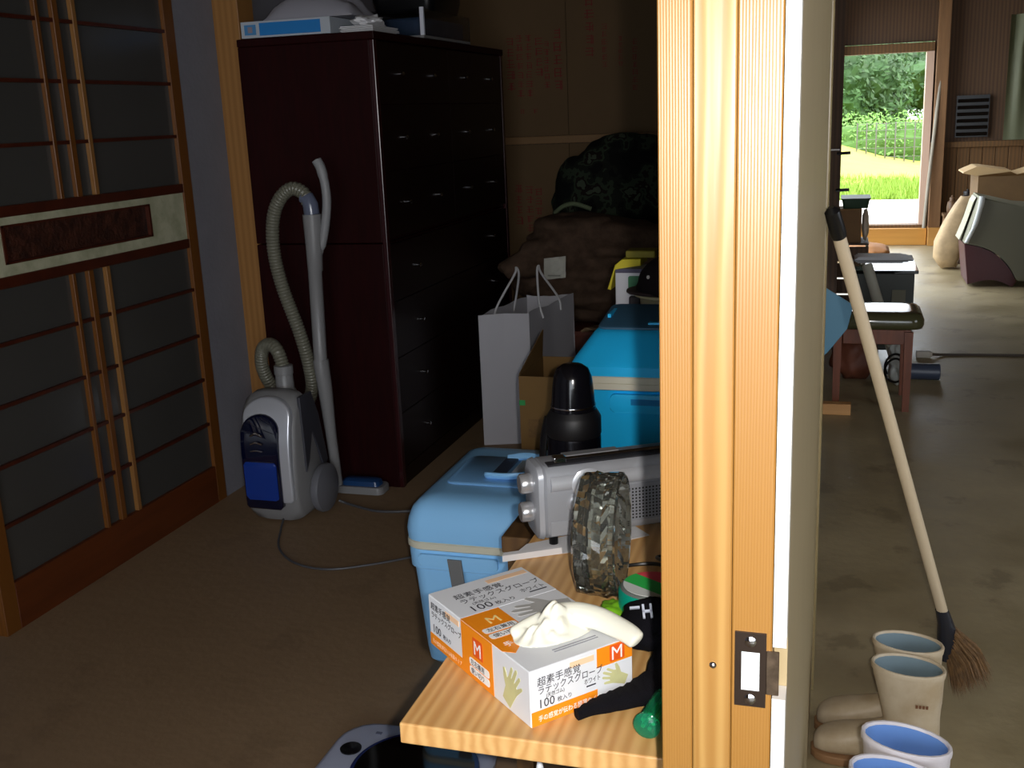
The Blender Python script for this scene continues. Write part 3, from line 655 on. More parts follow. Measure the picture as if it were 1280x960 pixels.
obj('green_tape', bx((-.957, 3.1185, .605), (-.937, 3.1197, .622)), mat('green_tape', (40, 140, 70), .4), cb, world=True)

# ---- white paper carrier bag
pb = thing('paper_carrier_bag', 'large white paper carrier bag with string handles standing beside the wardrobe', 'bag', (-1.42, 4.8, 0))
M_bag = mat('white_kraft', (196, 194, 200), .7, bump=.08, bscale=12)
A = Vector((-1.566, 4.52, 0)); B_ = Vector((-1.345, 4.59, 0)); Cc = Vector((-1.262, 5.11, 0)); Dd = Vector((-1.49, 5.06, 0))
def wall(p, q, h0=0.002, h1=.62, n=8, crease=0.0, mh=.0):
    bm = nb(); rows = []
    nrm = (q - p).cross(Vector((0, 0, 1))).normalized()
    for j in range(7):
        z = h0 + (h1 - h0) * j / 6; row = []
        for i in range(n + 1):
            u = i / n; dd = -crease * (1 - abs(2 * u - 1)) * (.3 + .7 * j / 6) + .006 * noise.noise((u * 4 + p.x * 9, z * 5, 1))
            row.append(p.lerp(q, u) + nrm * dd + Vector((0, 0, z + (mh * noise.noise((u * 3, p.x * 5, 4)) if j == 6 else 0))))
        rows.append(row)
    V = [[bm.verts.new(c) for c in r_] for r_ in rows]
    for a, b2 in zip(V[:-1], V[1:]):
        for i in range(n): bm.faces.new((a[i], a[i + 1], b2[i + 1], b2[i]))
    g_ = bmesh.ops.extrude_face_region(bm, geom=bm.faces[:])
    for v in [e for e in g_['geom'] if isinstance(e, bmesh.types.BMVert)]: v.co -= nrm * .0015
    return bm
obj('gusset', wall(A, B_, crease=.022), M_bag, pb, world=True, smooth=12)
obj('side_panel', wall(B_, Cc, crease=.02, mh=.02), M_bag, pb, world=True, smooth=12)
obj('gusset', wall(Cc, Dd, crease=.022, mh=.01), M_bag, pb, world=True, smooth=12)
obj('side_panel', wall(Dd, A, crease=.0, mh=.02), M_bag, pb, world=True, smooth=12)
obj('base', prism(nb(), [(p.x, p.y) for p in (A, B_, Cc, Dd)], .001, .003, 'XY'), M_bag, pb, world=True)
for p0, p1, k in ((A.lerp(Dd, .3), A.lerp(Dd, .7), 0), (B_.lerp(Cc, .3), B_.lerp(Cc, .7), 1)):
    mid = (p0 + p1) / 2; lean = Vector((.07, .0, 0)) if k == 0 else Vector((-.06, 0, 0))
    b = tube(nb(), spline([p0 + Vector((0, 0, .57)), p0 + lean * .3 + Vector((0, 0, .64)), p0.lerp(mid, .8) + lean + Vector((0, 0, .77)), mid + lean + Vector((0, 0, .80)), p1.lerp(mid, .75) + lean + Vector((0, 0, .76)), p1 + lean * .2 + Vector((0, 0, .63)), p1 + Vector((0, 0, .57))], 6), .0055, 8)
    obj('string_handle', b, mat('white_cord', (214, 212, 214), .7), pb, world=True, smooth=True)

# ---- low chest, brown coat and camouflage bag
lc = thing('low_chest', 'low dark red wooden chest under the heap of coats', 'chest', (-1.2, 5.5, 0))
obj('chest_body', bx((-1.62, 5.16, 0), (-.62, 5.9, .40), .004), mat('red_brown_wood', (96, 40, 20), .45, var=.3, vscale=9), lc, world=True)
obj('chest_top', bx((-1.66, 5.12, .401), (-.58, 5.94, .43), .005), MATS['red_brown_wood'], lc, world=True)
t = thing('paper_sheet', 'folded sheet of brown kraft paper on the low chest, under the brown coat', 'paper', (-1.12, 5.12, .43))
b = nb(); bmesh.ops.create_grid(b, x_segments=12, y_segments=8, size=.5)
for v in b.verts: v.co = Vector((.07 + v.co.x * .34, v.co.y * .10, .012 + .05 * (v.co.x + .5) + .02 * noise.noise(v.co * 5)))
r = bmesh.ops.extrude_face_region(b, geom=b.faces[:])
for v in [e for e in r['geom'] if isinstance(e, bmesh.types.BMVert)]: v.co.z -= .004
obj('kraft_sheet', b, mat('kraft_paper', (150, 124, 92), .7), t, smooth=40)
M_coat = mat('brown_padded_cloth', (92, 72, 58), .85, rgb2=(70, 54, 42), vscale=14, bump=.5, bscale=40, spec=.2)
ct = thing('coat', 'brown padded coat with a white tag heaped on the low chest', 'coat', (-1.25, 5.5, .43))
def wrinkle(bm, amp, f, seed=0):
    bm.normal_update()
    for v in bm.verts:
        p = v.co; d = abs(noise.noise(Vector((p.x * f * .6 + seed, p.y * f, p.z * f * 1.8)))) * 1.6 - .3 + .4 * noise.noise(Vector((p.x * f * 2.5, p.y * f * 2.5, p.z * f * 3 + seed)))
        v.co = p + v.normal * amp * d
    return bm
b = nb()
blob(b, (-1.20, 5.42, .64), (.44, .23, .22), 1, .12, 2, 4, .44)
blob(b, (-1.18, 5.43, .83), (.40, .22, .14), 2, .15, 2, 4)
blob(b, (-1.30, 5.40, .92), (.22, .18, .09), 5, .15, 2, 4)
blob(b, (-1.52, 5.32, .72), (.14, .12, .08), 3, .1, 2, 4)
b2 = tube(nb(), spline([(-1.46, 5.32, .80), (-1.57, 5.24, .755), (-1.65, 5.20, .71)], 5), [.075] * 4 + [.065] * 4 + [.05] * 3, 14)
me_ = bpy.data.meshes.new('x'); b2.to_mesh(me_); b2.free(); b.from_mesh(me_); bpy.data.meshes.remove(me_)
b = remesh(b, .012, 2); wrinkle(b, .020, 5.5, 3)
b.normal_update()
for v in b.verts: v.co += v.normal * .016 * math.sin(v.co.z * 52 + 3 * noise.noise(v.co * 3) + v.co.x * 3) * (.4 + abs(noise.noise(v.co * 2.2)))
for v in b.verts: v.co.z = max(v.co.z, .4325)
obj('cloth', b, M_coat, ct, world=True, smooth=80)
b = nb(); bmesh.ops.create_grid(b, x_segments=6, y_segments=6, size=.5)
for v in b.verts: v.co = Vector((-1.365 + v.co.x * .112 + v.co.y * .004, 5.15 - .01 * noise.noise(v.co * 4) + .0 * v.co.y, .745 + v.co.y * .108 + v.co.x * .012))
r = bmesh.ops.extrude_face_region(b, geom=b.faces[:])
for v in [e for e in r['geom'] if isinstance(e, bmesh.types.BMVert)]: v.co.y += .004
lb = obj('white_tag', b, mat('white_cloth_tag', (206, 204, 192), .8, var=.12, vscale=18), ct, world=True)
obj('tag_print', bx((-1.40, 5.138, .705), (-1.335, 5.141, .712)), mat('grey_tag_print', (150, 150, 140), .8), lb, world=True)
def camo():
    m = bpy.data.materials.new('camouflage_cloth'); m.use_nodes = True; nt = m.node_tree; N = nt.nodes; L = nt.links; p = N['Principled BSDF']
    tc = N.new('ShaderNodeTexCoord'); n = N.new('ShaderNodeTexNoise'); n.inputs['Scale'].default_value = 9; n.inputs['Detail'].default_value = 3
    L.new(tc.outputs['Object'], n.inputs['Vector']); r = N.new('ShaderNodeValToRGB'); r.color_ramp.interpolation = 'CONSTANT'
    r.color_ramp.elements[0].color = (*lin((13, 14, 13)), 1); r.color_ramp.elements[1].color = (*lin((25, 28, 22)), 1); r.color_ramp.elements[1].position = .46
    for pos, c in ((.53, (46, 56, 42)), (.585, (28, 21, 18)), (.64, (64, 72, 58))):
        e = r.color_ramp.elements.new(pos); e.color = (*lin(c), 1)
    L.new(n.outputs['Fac'], r.inputs['Fac']); L.new(r.outputs['Color'], p.inputs['Base Color']); p.inputs['Roughness'].default_value = .9; p.inputs['Specular IOR Level'].default_value = .2
    return m
t = thing('camouflage_jacket', 'dark green camouflage jacket piled behind and above the brown coat', 'jacket', (-1.2, 5.78, .43))
b = nb()
blob(b, (-1.14, 5.86, 1.14), (.30, .13, .23), 6, .12, 1.6, 4)
blob(b, (-1.38, 5.85, 1.04), (.17, .12, .22), 7, .12, 1.6, 4)
blob(b, (-1.0, 5.87, 1.10), (.2, .12, .26), 9, .12, 1.6, 4)
blob(b, (-1.2, 5.86, .76), (.36, .12, .36), 8, .08, 1.6, 4, .44)
b = remesh(b, .012, 2); wrinkle(b, .018, 4, 8); wrinkle(b, .010, 9, 2)
for v in b.verts: v.co.z = max(v.co.z, .4325); v.co.y = min(v.co.y, 6.07)
obj('cloth', b, camo(), t, world=True, smooth=80)
b = tube(nb(), spline([(-1.51, 5.735, .965), (-1.46, 5.72, 1.0), (-1.40, 5.72, 1.015), (-1.34, 5.715, 1.0), (-1.30, 5.72, .985)], 6), .012, 8, 1.0); obj('pale_piping', b, mat('grey_green_piping', (110, 122, 92), .8), t, world=True, smooth=True)

# ---- things standing behind the bright blue cooler
sh = thing('stand', 'plain wooden stand behind the bright blue cooler, holding the white carton and the pot', 'stand', (-.4, 2.95, 0))
obj('stand_top', bx((-.615, 2.75, .90), (-.215, 3.2, .925), .003), M_oldwood, sh, world=True)
for q in ((-.58, 2.78), (-.25, 2.78), (-.58, 3.17), (-.25, 3.17)): obj('leg', bx((q[0] - .02, q[1] - .02, 0), (q[0] + .02, q[1] + .02, .90)), M_oldwood, sh, world=True)
yb = thing('carton', 'white carton with green label and yellow cloth over its top, behind the blue cooler', 'box', (-.53, 3.05, .925))
obj('box_body', bx((-.616, 3.0, .926), (-.48, 3.1, 1.058), .003), mat('white_card', (200, 200, 206), .6), yb, world=True)
b = nb(); prism(b, rrect(-.578, .985, -.50, 1.038, .006), 2.9975, 2.9995, 'XZ'); obj('green_label', b, mat('green_label', (34, 110, 66), .5), yb, world=True)
b = nb(); prism(b, [(-.638, 1.0), (-.628, .998), (-.617, 1.06), (-.54, 1.068), (-.54, 1.088), (-.595, 1.086), (-.615, 1.07)], 2.992, 3.10, 'XZ', .003); obj('yellow_cloth', b, mat('yellow_cloth', (206, 190, 40), .7), yb, world=True)
obj('dark_band', bx((-.614, 2.996, 1.047), (-.49, 3.0, 1.0585)), mat('purple_band', (70, 66, 90), .6), yb, world=True)
obj('upper_fold', bx((-.585, 3.0, 1.0892), (-.50, 3.07, 1.11), .004), mat('olive_yellow', (130, 120, 30), .7), yb, world=True)
ptt = thing('pot', 'cream enamel pot standing behind the bright blue cooler, under a black cap', 'pot', (-.43, 2.86, .926))
b = lathe(nb(), [(.075, .0), (.085, .01), (.088, .075), (.094, .082), (.102, .084), (.102, .09), (.09, .09)], 32); obj('pot_body', b, mat('cream_enamel', (208, 200, 160), .35, var=.15, vscale=20), ptt, smooth=40)
obj('handle_bracket', bx((-.118, -.012, .05), (-.088, .012, .078), .004), mat('dark_bracket', (40, 34, 40), .5), ptt)
cp = thing('cap', 'black cloth cap resting on top of the cream pot', 'cap', (-.42, 2.86, 1.017))
M_cap = mat('black_cap_cloth', (26, 20, 22), .9, spec=.2, bump=.3, bscale=200)
b = nb(); blob(b, (.0, 0, .018), (.105, .10, .085), 3, .12, 1.6, 4, .001); obj('crown', b, M_cap, cp, smooth=80)
b = nb(); prism(b, [(-.03 - .105 * math.cos(a), .09 * math.sin(a)) for a in [(-PI / 2 + PI * k / 14) for k in range(15)]], .0, .008, 'XY', .002); obj('peak', b, mat('cap_peak_cloth', (52, 38, 38), .9), cp, smooth=40)
obj('white_button', lathe(nb(), [(.0, .004), (.005, .003), (.006, 0)], 12, (0, 0, 0), frame((-.062, -.074, .05), (1, -.6, 0), (0, .4, 1)) ), mat('white_button', (210, 206, 200), .4), cp, smooth=True)

# ---- table
tb = thing('table', 'pine table with thick rough-edged top in the foreground beside the door frame', 'table', (-.32, 1.55, 0))
obj('table_top', bx((-.50, 1.07, .752), (-.152, 2.0, .78), .0022, 2), M_table, tb, world=True)
for q in ((-.20, 1.92), (-.46, 1.92), (-.19, 1.20), ): obj('leg', bx((q[0] - .02, q[1] - .02, 0), (q[0] + .02, q[1] + .02, .752)), M_table, tb, world=True)
obj('apron', bx((-.17, 1.15, .70), (-.156, 1.90, .752)), M_table, tb, world=True)
obj('apron', bx((-.47, 1.895, .70), (-.19, 1.91, .752)), M_table, tb, world=True)

# ---- glove box
gb = thing('glove_box', 'white and orange carton of latex gloves in the front of the table', 'box', (-.337, 1.094, .7802), math.radians(48.2))
GL, GW, GH = .265, .154, .0755
M_gw = mat('white_printed_card', (226, 228, 232), .4)
M_or = mat('orange_print', (246, 144, 26), .4); M_or2 = mat('deep_orange_print', (232, 92, 30), .4)
M_pgrey = mat('pale_grey_print_top', (226, 228, 233), .4); M_tx = mat('dark_grey_ink', (44, 46, 54), .5); M_pale = mat('pale_orange_print', (246, 206, 168), .4); M_wt = mat('white_ink', (246, 246, 244), .5)
def gbx(nm, lo, hi, mm, p=gb): return obj(nm, bx(lo, hi), mm, p)
b = nb(); box(b, (0, 0, 0), (GW, GL, GH), .0012, 1); carton = obj('carton', b, M_gw, gb)
e = .0004
def top_patch(nm, pts, mm, lv=1): 
    bm = nb(); prism(bm, pts, GH, GH + e * lv, 'XY'); return obj(nm, bm, mm, carton)
def left_patch(nm, pts, mm, lv=1):
    bm = nb(); prism(bm, pts, -e * lv, 0, 'YZ'); return obj(nm, bm, mm, carton)
def front_patch(nm, pts, mm, lv=1):
    bm = nb(); prism(bm, pts, -e * lv, 0, 'XZ'); return obj(nm, bm, mm, carton)
R4 = lambda a, b_, c, d: [(a, b_), (c, b_), (c, d), (a, d)]
# top: grey field, orange patch, text
top_patch('grey_field', R4(.001, .172, GW - .001, GL - .001), M_pgrey)
top_patch('orange_patch', [(0, .063), (.012, .05), (.058, .092), (.058, .171), (0, .171)], M_or)
M_hand_top = mat('grey_glove_print', (186, 185, 182), .4, var=.15, vscale=30)
def hand(cx, cy, s, ang, lv, fn):
    P = []
    ca, sa = math.cos(ang), math.sin(ang)
    pts = [(-.30, -.9), (.28, -.9), (.34, -.3), (.62, -.02), (.80, .26), (.72, .36), (.56, .26), (.40, .12), (.36, .28), (.40, .74), (.33, .82), (.25, .76), (.20, .34), (.16, .36), (.14, .92), (.06, 1.0), (-.01, .92), (-.03, .36), (-.07, .35), (-.16, .84), (-.24, .90), (-.30, .82), (-.23, .30), (-.28, .26), (-.46, .60), (-.54, .62), (-.57, .54), (-.40, .02), (-.36, -.3)]
    return [(cx + s * (x_ * ca - y_ * sa), cy + s * (x_ * sa + y_ * ca)) for x_, y_ in pts]
top_patch('glove_picture', hand(.108, .135, .045, 1.35, 1, 0), M_hand_top, 1.5)
TT = lambda s, x_, y_, size, mm, lv=2, sx=1.0: obj('lettering', text_bm(s, size, frame((x_, y_, GH + e * lv), (1, 0, 0), (0, 1, 0)), 0, .0001, sx), mm, carton)
TF = lambda s, x_, z_, size, mm, lv=2, sx=1.0: obj('lettering', text_bm(s, size, frame((x_, -e * lv, z_), (1, 0, 0), (0, 0, 1)), 0, .0001, sx), mm, carton)
TLf = lambda s, y_, z_, size, mm, lv=2, sx=1.0: obj('lettering', text_bm(s, size, frame((-e * lv, y_, z_), (0, -1, 0), (0, 0, 1)), 0, .0001, sx), mm, carton)
TT('超素手感覚', .022, .224, .0155, M_tx); TT('ラテックスグローブ', .022, .207, .0150, M_tx, sx=.95); TT('(天然ゴム)', .034, .1965, .008, M_tx)
TT('100', .022, .178, .023, M_tx, sx=1.05); TT('枚入り', .061, .179, .011, M_tx); TT('ホワイト', .108, .190, .0125, M_tx, sx=.8); top_patch('small_print', R4(.118, .184, .146, .1865), M_tx, 1.8)
top_patch('pale_badge', R4(.085, .243, .15, .254), M_pale, 1.6)
TT('M', .024, .135, .026, mat('pale_yellow_ink', (250, 226, 150), .5), 1.8, 1.05)
for k, s_ in enumerate(('左右兼用', '使い切り')):
    top_patch('white_badge', rrect(.006, .113 - k * .017, .056, .1265 - k * .017, .0045), M_wt, 1.6); TT(s_, .011, .1155 - k * .017, .0108, M_tx, 2.2, .95)
TT('手の', .010, .070, .0135, M_wt, 1.8)
for k in range(2): top_patch('small_print', R4(.052, .028 - k * .005, .118, .030 - k * .005), mat('pale_ink_line', (150, 152, 160), .5), 1.2)
# left long side
left_patch('orange_strip', R4(.170, .001, .264, .019), M_or)
left_patch('orange_band', R4(.088, .001, .170, GH - .0006), M_or)
left_patch('red_square', rrect(.113, .037, .139, .064, .002), M_or2, 1.6); TLf('M', .137, .0405, .028, M_wt, 2.2, .95)
for k, s_ in enumerate(('左右兼用', '使い切り')):
    left_patch('white_badge', rrect(.098, .0205 - k * .0125, .150, .0315 - k * .0125, .004), M_wt, 1.6); TLf(s_, .146, .0225 - k * .0125, .0095, M_tx, 2.2, .95)
TLf('超素手感覚', .257, .0585, .0115, M_tx); TLf('ラテックスグローブ', .257, .046, .0105, M_tx, sx=.92); TLf('100', .255, .024, .017, M_tx); TLf('枚入り', .224, .025, .008, M_tx); TLf('手の感覚が伝わる極薄タイプ', .258, .006, .0082, M_pale, sx=.8)
left_patch('pale_badge', R4(.176, .062, .214, .070), M_pale, 1.6)
left_patch('glove_picture', hand(.043, .035, .033, .5, 1, 0), mat('cream_glove_print', (206, 204, 150), .4, var=.12, vscale=30), 1.2)
# front short side
front_patch('orange_strip', R4(.001, .001, .0985, .0205), M_or); front_patch('orange_corner', R4(.0985, .049, GW - .001, GH - .0006), M_or)
front_patch('red_square', rrect(.118, .0515, .141, .0735, .002), M_or2, 1.6); TF('M', .1195, .0535, .026, M_wt, 2.2, .95)
front_patch('glove_picture', hand(.126, .029, .022, 1.1, 1, 0), MATS['cream_glove_print'], 1.2)
TF('超素手感覚', .010, .0540, .0128, M_tx); TF('ラテックスグローブ', .010, .0425, .0122, M_tx, sx=.88); TF('(天然ゴム)', .022, .0355, .0065, M_tx, sx=.9)
TF('100', .010, .0235, .0165, M_tx); TF('枚入り', .038, .0245, .0075, M_tx); TF('ホワイト', .078, .0335, .0085, M_tx, sx=.75); front_patch('small_print', R4(.082, .0285, .096, .0300), M_tx, 1.8)
TF('手の感覚が伝わる極薄タイプ', .010, .0065, .0088, M_wt, sx=.82); front_patch('pale_badge', R4(.058, .062, .094, .0695), M_pale, 1.6)

# ---- glove coming out of the carton
gv = thing('latex_glove', 'crumpled white latex glove hanging out of the top of the glove carton', 'glove', (-.31, 1.20, .7802 + GH))
b = nb(); Zt = .7802 + GH + .001
def gw(x_, y_, z_): return ROOT['glove_box'] @ Vector((x_, y_, GH + z_))
b = nb(); nx, ny = 40, 30; V = []
for j in range(ny + 1):
    row = []
    for i in range(nx + 1):
        u = i / nx * 2 - 1; v_ = j / ny * 2 - 1
        rr_ = min(1, math.hypot(u, v_ * .98))
        base = max(0, 1 - rr_)
        pk = math.exp(-((u - .02) ** 2 * 6 + (v_ + .1) ** 2 * 4))
        rid = abs(noise.noise((u * 2.6 + 4, v_ * 3.2, 1.5)))
        h = .026 * pk + .010 * base + (.020 * rid * min(1, base * 3))
        k = 1.0 / max(1.0, math.hypot(u, v_ * .98))
        row.append(b.verts.new(gw(.082 + u * k * .060, .068 + v_ * k * .034, .0016 + h)))
    V.append(row)
for j in range(ny):
    for i in range(nx): b.faces.new((V[j][i], V[j][i + 1], V[j + 1][i + 1], V[j + 1][i]))
g_ = bmesh.ops.extrude_face_region(b, geom=b.faces[:])
for v in [q for q in g_['geom'] if isinstance(q, bmesh.types.BMVert)]: v.co.z = max(Zt, v.co.z - .006)
def add(pts, r0, r1, fl_, seg=14):
    q = spline(pts, 6); n_ = len(q)
    b2 = tube(nb(), q, [(r0 + (r1 - r0) * k / (n_ - 1)) * (.55 if k == n_ - 1 else 1) for k in range(n_)], seg, fl_)
    me_ = bpy.data.meshes.new('x'); b2.to_mesh(me_); b2.free(); b.from_mesh(me_); bpy.data.meshes.remove(me_)
add([gw(.085, .070, .020), gw(.108, .058, .021), gw(.126, .036, .019), (gw(.136, .010, .015)), gw(.141, -.012, .012), gw(.143, -.026, .007)], .018, .0125, .62)
add([gw(.07, .075, .016), gw(.048, .082, .011), gw(.026, .084, .007)], .014, .008, .55)
add([gw(.09, .085, .016), gw(.118, .080, .011), gw(.140, .066, .007)], .014, .008, .5)
add([gw(.095, .060, .018), gw(.13, .060, .012), gw(.148, .046, .007)], .012, .007, .5)
b = remesh(b, .0017, 4)
for v in b.verts: v.co.z = max(v.co.z, Zt - .02 if False else v.co.z)
gvm = obj('glove_skin', b, mat('white_latex', (234, 232, 216), .4, **{'Subsurface Weight': .15, 'Subsurface Radius': (.01, .008, .006)}), gv, world=True, smooth=80)

# ---- portable radio
RA = math.radians(31)
rd = thing('radio', 'silver portable radio with two knobs on its end, at the back of the table', 'radio', (-.470, 1.618, .7945), RA)
M_sil = mat('silver_plastic', (164, 166, 172), .3, .2)
RL, RD_, RH = .30, .085, .130
rp = rrect(0, 0, RD_, RH, .02, 5)   # end profile in (y, z)
b = nb(); loft(b, [[(x_, y, z) for y, z in rrect(q, q, RD_ - q, RH - q, .02)] for x_, q in ((.012, .004), (.016, 0), (RL - .016, 0), (RL - .01, .004))]); obj('case', b, M_sil, rd, smooth=35)
b = nb(); loft(b, [[(x_, y, z) for y, z in rrect(q, q, RD_ - q, RH - q, .02)] for x_, q in ((-.002, .008), (.002, .001), (.0105, -.001), (.0115, .003))]); obj('end_cap', b, mat('silver_end', (168, 170, 176), .35, .2), rd, smooth=35)
for z in (.096, .045):
    b = lathe(nb(), [(.017, 0), (.018, .003), (.0175, .018), (.015, .021), (0, .0215)], 28, (0, 0, 0), Matrix.Rotation(-PI / 2, 4, 'Y')); b.transform(Matrix.Translation((-.0022, .036, z))); obj('knob', b, mat('bright_knob', (206, 206, 208), .25, .7), rd, smooth=40)
b = nb(); loft(b, [[(x_, y, z) for y, z in [(-.0005, .088), (-.007, .092), (-.0095, .101), (-.007, .110), (-.0005, .114)]] for x_ in (.022, RL - .03)], cap0=True); obj('front_ridge', b, mat('silver_ridge', (198, 200, 206), .22, .3), rd, smooth=50)
b = lathe(nb(), [(.0, .006), (.010, .0055), (.017, .003), (.019, 0)], 28, (0, 0, 0), Matrix.Rotation(PI / 2, 4, 'X')); b.transform(Matrix.Translation((.068, -.0004, .064))); obj('round_button', b, M_sil, rd, smooth=True)
b = lathe(nb(), [(.0, .004), (.015, .0035), (.026, .001), (.028, 0)], 28, (0, 0, 0), Matrix.Rotation(PI / 2, 4, 'X')); b.transform(Matrix.Translation((.085, -.0092, .098))); obj('round_button', b, MATS['silver_ridge'], rd, smooth=True)
gr_ = obj('speaker_grille', bx((.150, -.002, .018), (RL - .012, .0005, .085), .001, 1), mat('grille_silver', (150, 152, 158), .4, .2), rd)
hb_ = nb()
for i in range(22):
    for j in range(10):
        box(hb_, (.1535 + i * .0062, -.0024, .0225 + j * .0058), (.1565 + i * .0062, -.0018, .0255 + j * .0058))
obj('grille_holes', hb_, M_black, gr_, kind='stuff')
obj('lower_panel', bx((.02, -.0016, .008), (.13, .0004, .034), .001, 1), mat('silver_lower', (170, 172, 178), .3, .2), rd)
obj('antenna_groove', bx((.022, .012, RH - .004), (RL - .02, .034, RH + .0012), .001, 1), mat('dark_groove', (46, 46, 50), .35), rd)
an = obj('antenna', tube(nb(), [(.05, .023, RH + .006), (RL - .03, .023, RH + .006)], .0035, 10), M_chrome, rd, smooth=True)
obj('antenna_pivot', bx((.034, .014, RH + .0014), (.056, .032, RH + .0125), .002), M_chrome, an)
obj('top_button_row', bx((.06, .045, RH + .0002), (.16, .065, RH + .004), .001), mat('silver_buttons', (176, 178, 182), .3, .5), rd)
for q in ((.03, .02), (.27, .02), (.03, .065), (.27, .065)): obj('foot', lathe(nb(), [(.008, -.0125), (.008, .003)], 12, (q[0], q[1], 0)), M_black, rd)

# ---- paper sheets under the radio
t = thing('paper_sheet', 'white sheet of paper under the radio at the left edge of the table', 'paper', (-.44, 1.63, .7803))
b = nb(); prism(b, [(-.515, 1.562), (-.405, 1.628), (-.30, 1.72), (-.345, 1.77), (-.50, 1.64)], .7803, .7810, 'XY'); bmesh.ops.subdivide_edges(b, edges=b.edges[:], cuts=2, use_grid_fill=True)
obj('sheet', b, M_paper, t, world=True)
b = nb(); prism(b, [(-.518, 1.558), (-.43, 1.612), (-.434, 1.622), (-.520, 1.572)], .7812, .792, 'XY'); obj('folded_edge', b, M_paper, t, world=True)
t = thing('notepad', 'thin white notepad half hidden by the door frame, right of the radio', 'notepad', (-.235, 1.70, .7803))
obj('pad', bx((-.27, 1.655, .7806), (-.165, 1.76, .789)), M_paper, t, world=True)

# ---- glass ashtray on edge
ag = thing('glass_ashtray', 'thick clear cut-glass ashtray standing on its edge against the radio', 'ashtray', (-.332, 1.478, .7805), math.radians(3))
def ash():
    bm = nb(); seg = 44
    def R(r_, x_, amp, sh=0):
        out = []
        for k in range(seg):
            a = 2 * PI * (k + .5 * sh) / seg
            q = 1 + amp * (1, .35, -.8, .35)[(k + sh) % 4] + amp * .5 * noise.noise((k * 1.7, x_ * 90, 3))
            out.append((x_, r_ * math.cos(a) * q, .0985 + r_ * math.sin(a) * q))
        return out
    loft(bm, [R(.0005, -.032, 0), R(.05, -.032, .0), R(.078, -.032, .01), R(.090, -.027, .03), R(.0925, -.012, .04, 1), R(.0915, .000, .03, 2), R(.0925, .013, .04, 3), R(.0915, .024, .03), R(.0935, .031, .008), R(.0905, .034, .0), R(.085, .033, .0), R(.079, .020, .0), R(.073, -.008, .0), R(.060, -.014, .0), R(.0005, -.014, 0)])
    return bm
M_glass = glass('thick_glass', (240, 243, 232), .012, 1.5); M_glass.node_tree.nodes['Principled BSDF'].inputs['Transmission Weight'].default_value = .975
obj('glass_dish', ash(), M_glass, ag, smooth=8)

# ---- green tin with striped lid, lime cloth, black supporter, green tube, cord
tn = thing('tape_roll', 'teal roll with a green, white and red striped face beside the ashtray', 'roll', (-.240, 1.395, .7802))
M_teal = mat('teal_plastic', (8, 158, 132), .3)
b = lathe(nb(), [(.046, .0), (.049, .003), (.049, .054), (.046, .058)], 44); obj('roll_body', b, M_teal, tn, smooth=40)
b = lathe(nb(), [(.046, .0581), (.044, .061), (.041, .0615)], 44); obj('grey_rim', b, mat('grey_rim', (110, 116, 112), .4), tn, smooth=True)
def seg_disc(lo, hi, z0, z1, r_=.0415):
    def cut(o): return math.sqrt(max(0, r_ * r_ - o * o))
    P = []; n = 14
    for k in range(n + 1):
        o = lo + (hi - lo) * k / n; P.append((cut(o), o))
    for k in range(n, -1, -1):
        o = lo + (hi - lo) * k / n; P.append((-cut(o), o))
    return P
for nm, lo, hi, mm in (('white_stripe', -.0414, -.020, mat('white_stripe', (216, 220, 216), .4)), ('green_stripe', -.020, .010, mat('green_stripe', (50, 190, 84), .4)), ('red_stripe', .010, .0414, mat('red_stripe', (226, 70, 84), .4))):
    b = nb(); prism(b, seg_disc(lo, hi, 0, 0), .0616, .0625, 'XY'); b.transform(Matrix.Rotation(-.55, 4, 'Z')); obj(nm, b, mm, tn)
t = thing('lime_cloth', 'small lime green cloth between the glove carton and the ashtray', 'cloth', (-.29, 1.36, .7803))
b = nb(); blob(b, (-.292, 1.375, .792), (.032, .04, .022), 4, .35, 2.5, 4, .7806); obj('cloth', b, mat('lime_cloth', (130, 200, 30), .7), t, world=True, smooth=70)
bs = thing('supporter', 'black knitted supporter band with pale letters wrapped around the carton corner', 'supporter', (-.21, 1.26, .7803))
def ribbon(path, hts, th_, zb):
    """upright padded band following a path on the table"""
    bm = nb(); rings = []; n = len(path)
    for i, p in enumerate(path):
        tdir = (path[min(i + 1, n - 1)] - path[max(i - 1, 0)]); tdir.z = 0; tdir.normalize(); nr = Vector((-tdir.y, tdir.x, 0))
        h = hts[i]; ring = []
        for k in range(16):
            a = 2 * PI * k / 16; ca, sa = math.cos(a), math.sin(a)
            ring.append(Vector((p.x, p.y, 0)) + nr * th_[i] * math.copysign(abs(ca) ** .6, ca) + Vector((0, 0, zb + h / 2 + h / 2 * math.copysign(abs(sa) ** .6, sa))))
        rings.append(ring)
    loft(bm, rings); return bm
pth = spline([Vector(q) for q in ((-.290, 1.1270, 0), (-.272, 1.1435, 0), (-.250, 1.1605, 0), (-.225, 1.180, 0), (-.198, 1.203, 0), (-.186, 1.24, 0), (-.186, 1.285, 0), (-.200, 1.312, 0))], 6)
n = len(pth); HH = [.012, .015, .019, .024, .033, .058, .074, .074, .074]; hts = [HH[k // 6] + (HH[k // 6 + 1] - HH[k // 6]) * (k % 6) / 6 for k in range(n)]; ths = [.006 + .007 * min(1, k / 10) + .013 * min(1, max(0, (k - 12) / 12)) for k in range(n)]
b = ribbon(pth, hts, ths, .7808)
for v in b.verts: v.co.z += .0012 * math.sin(v.co.x * 420 + v.co.y * 260) * (1 if v.co.z > .785 else 0)
for v in b.verts: v.co += Vector((noise.noise(v.co * 40), noise.noise(v.co * 40 + Vector((5, 0, 0))), 0)) * .003
sbm = obj('knit_band', b, M_blackcloth, bs, world=True, smooth=80)
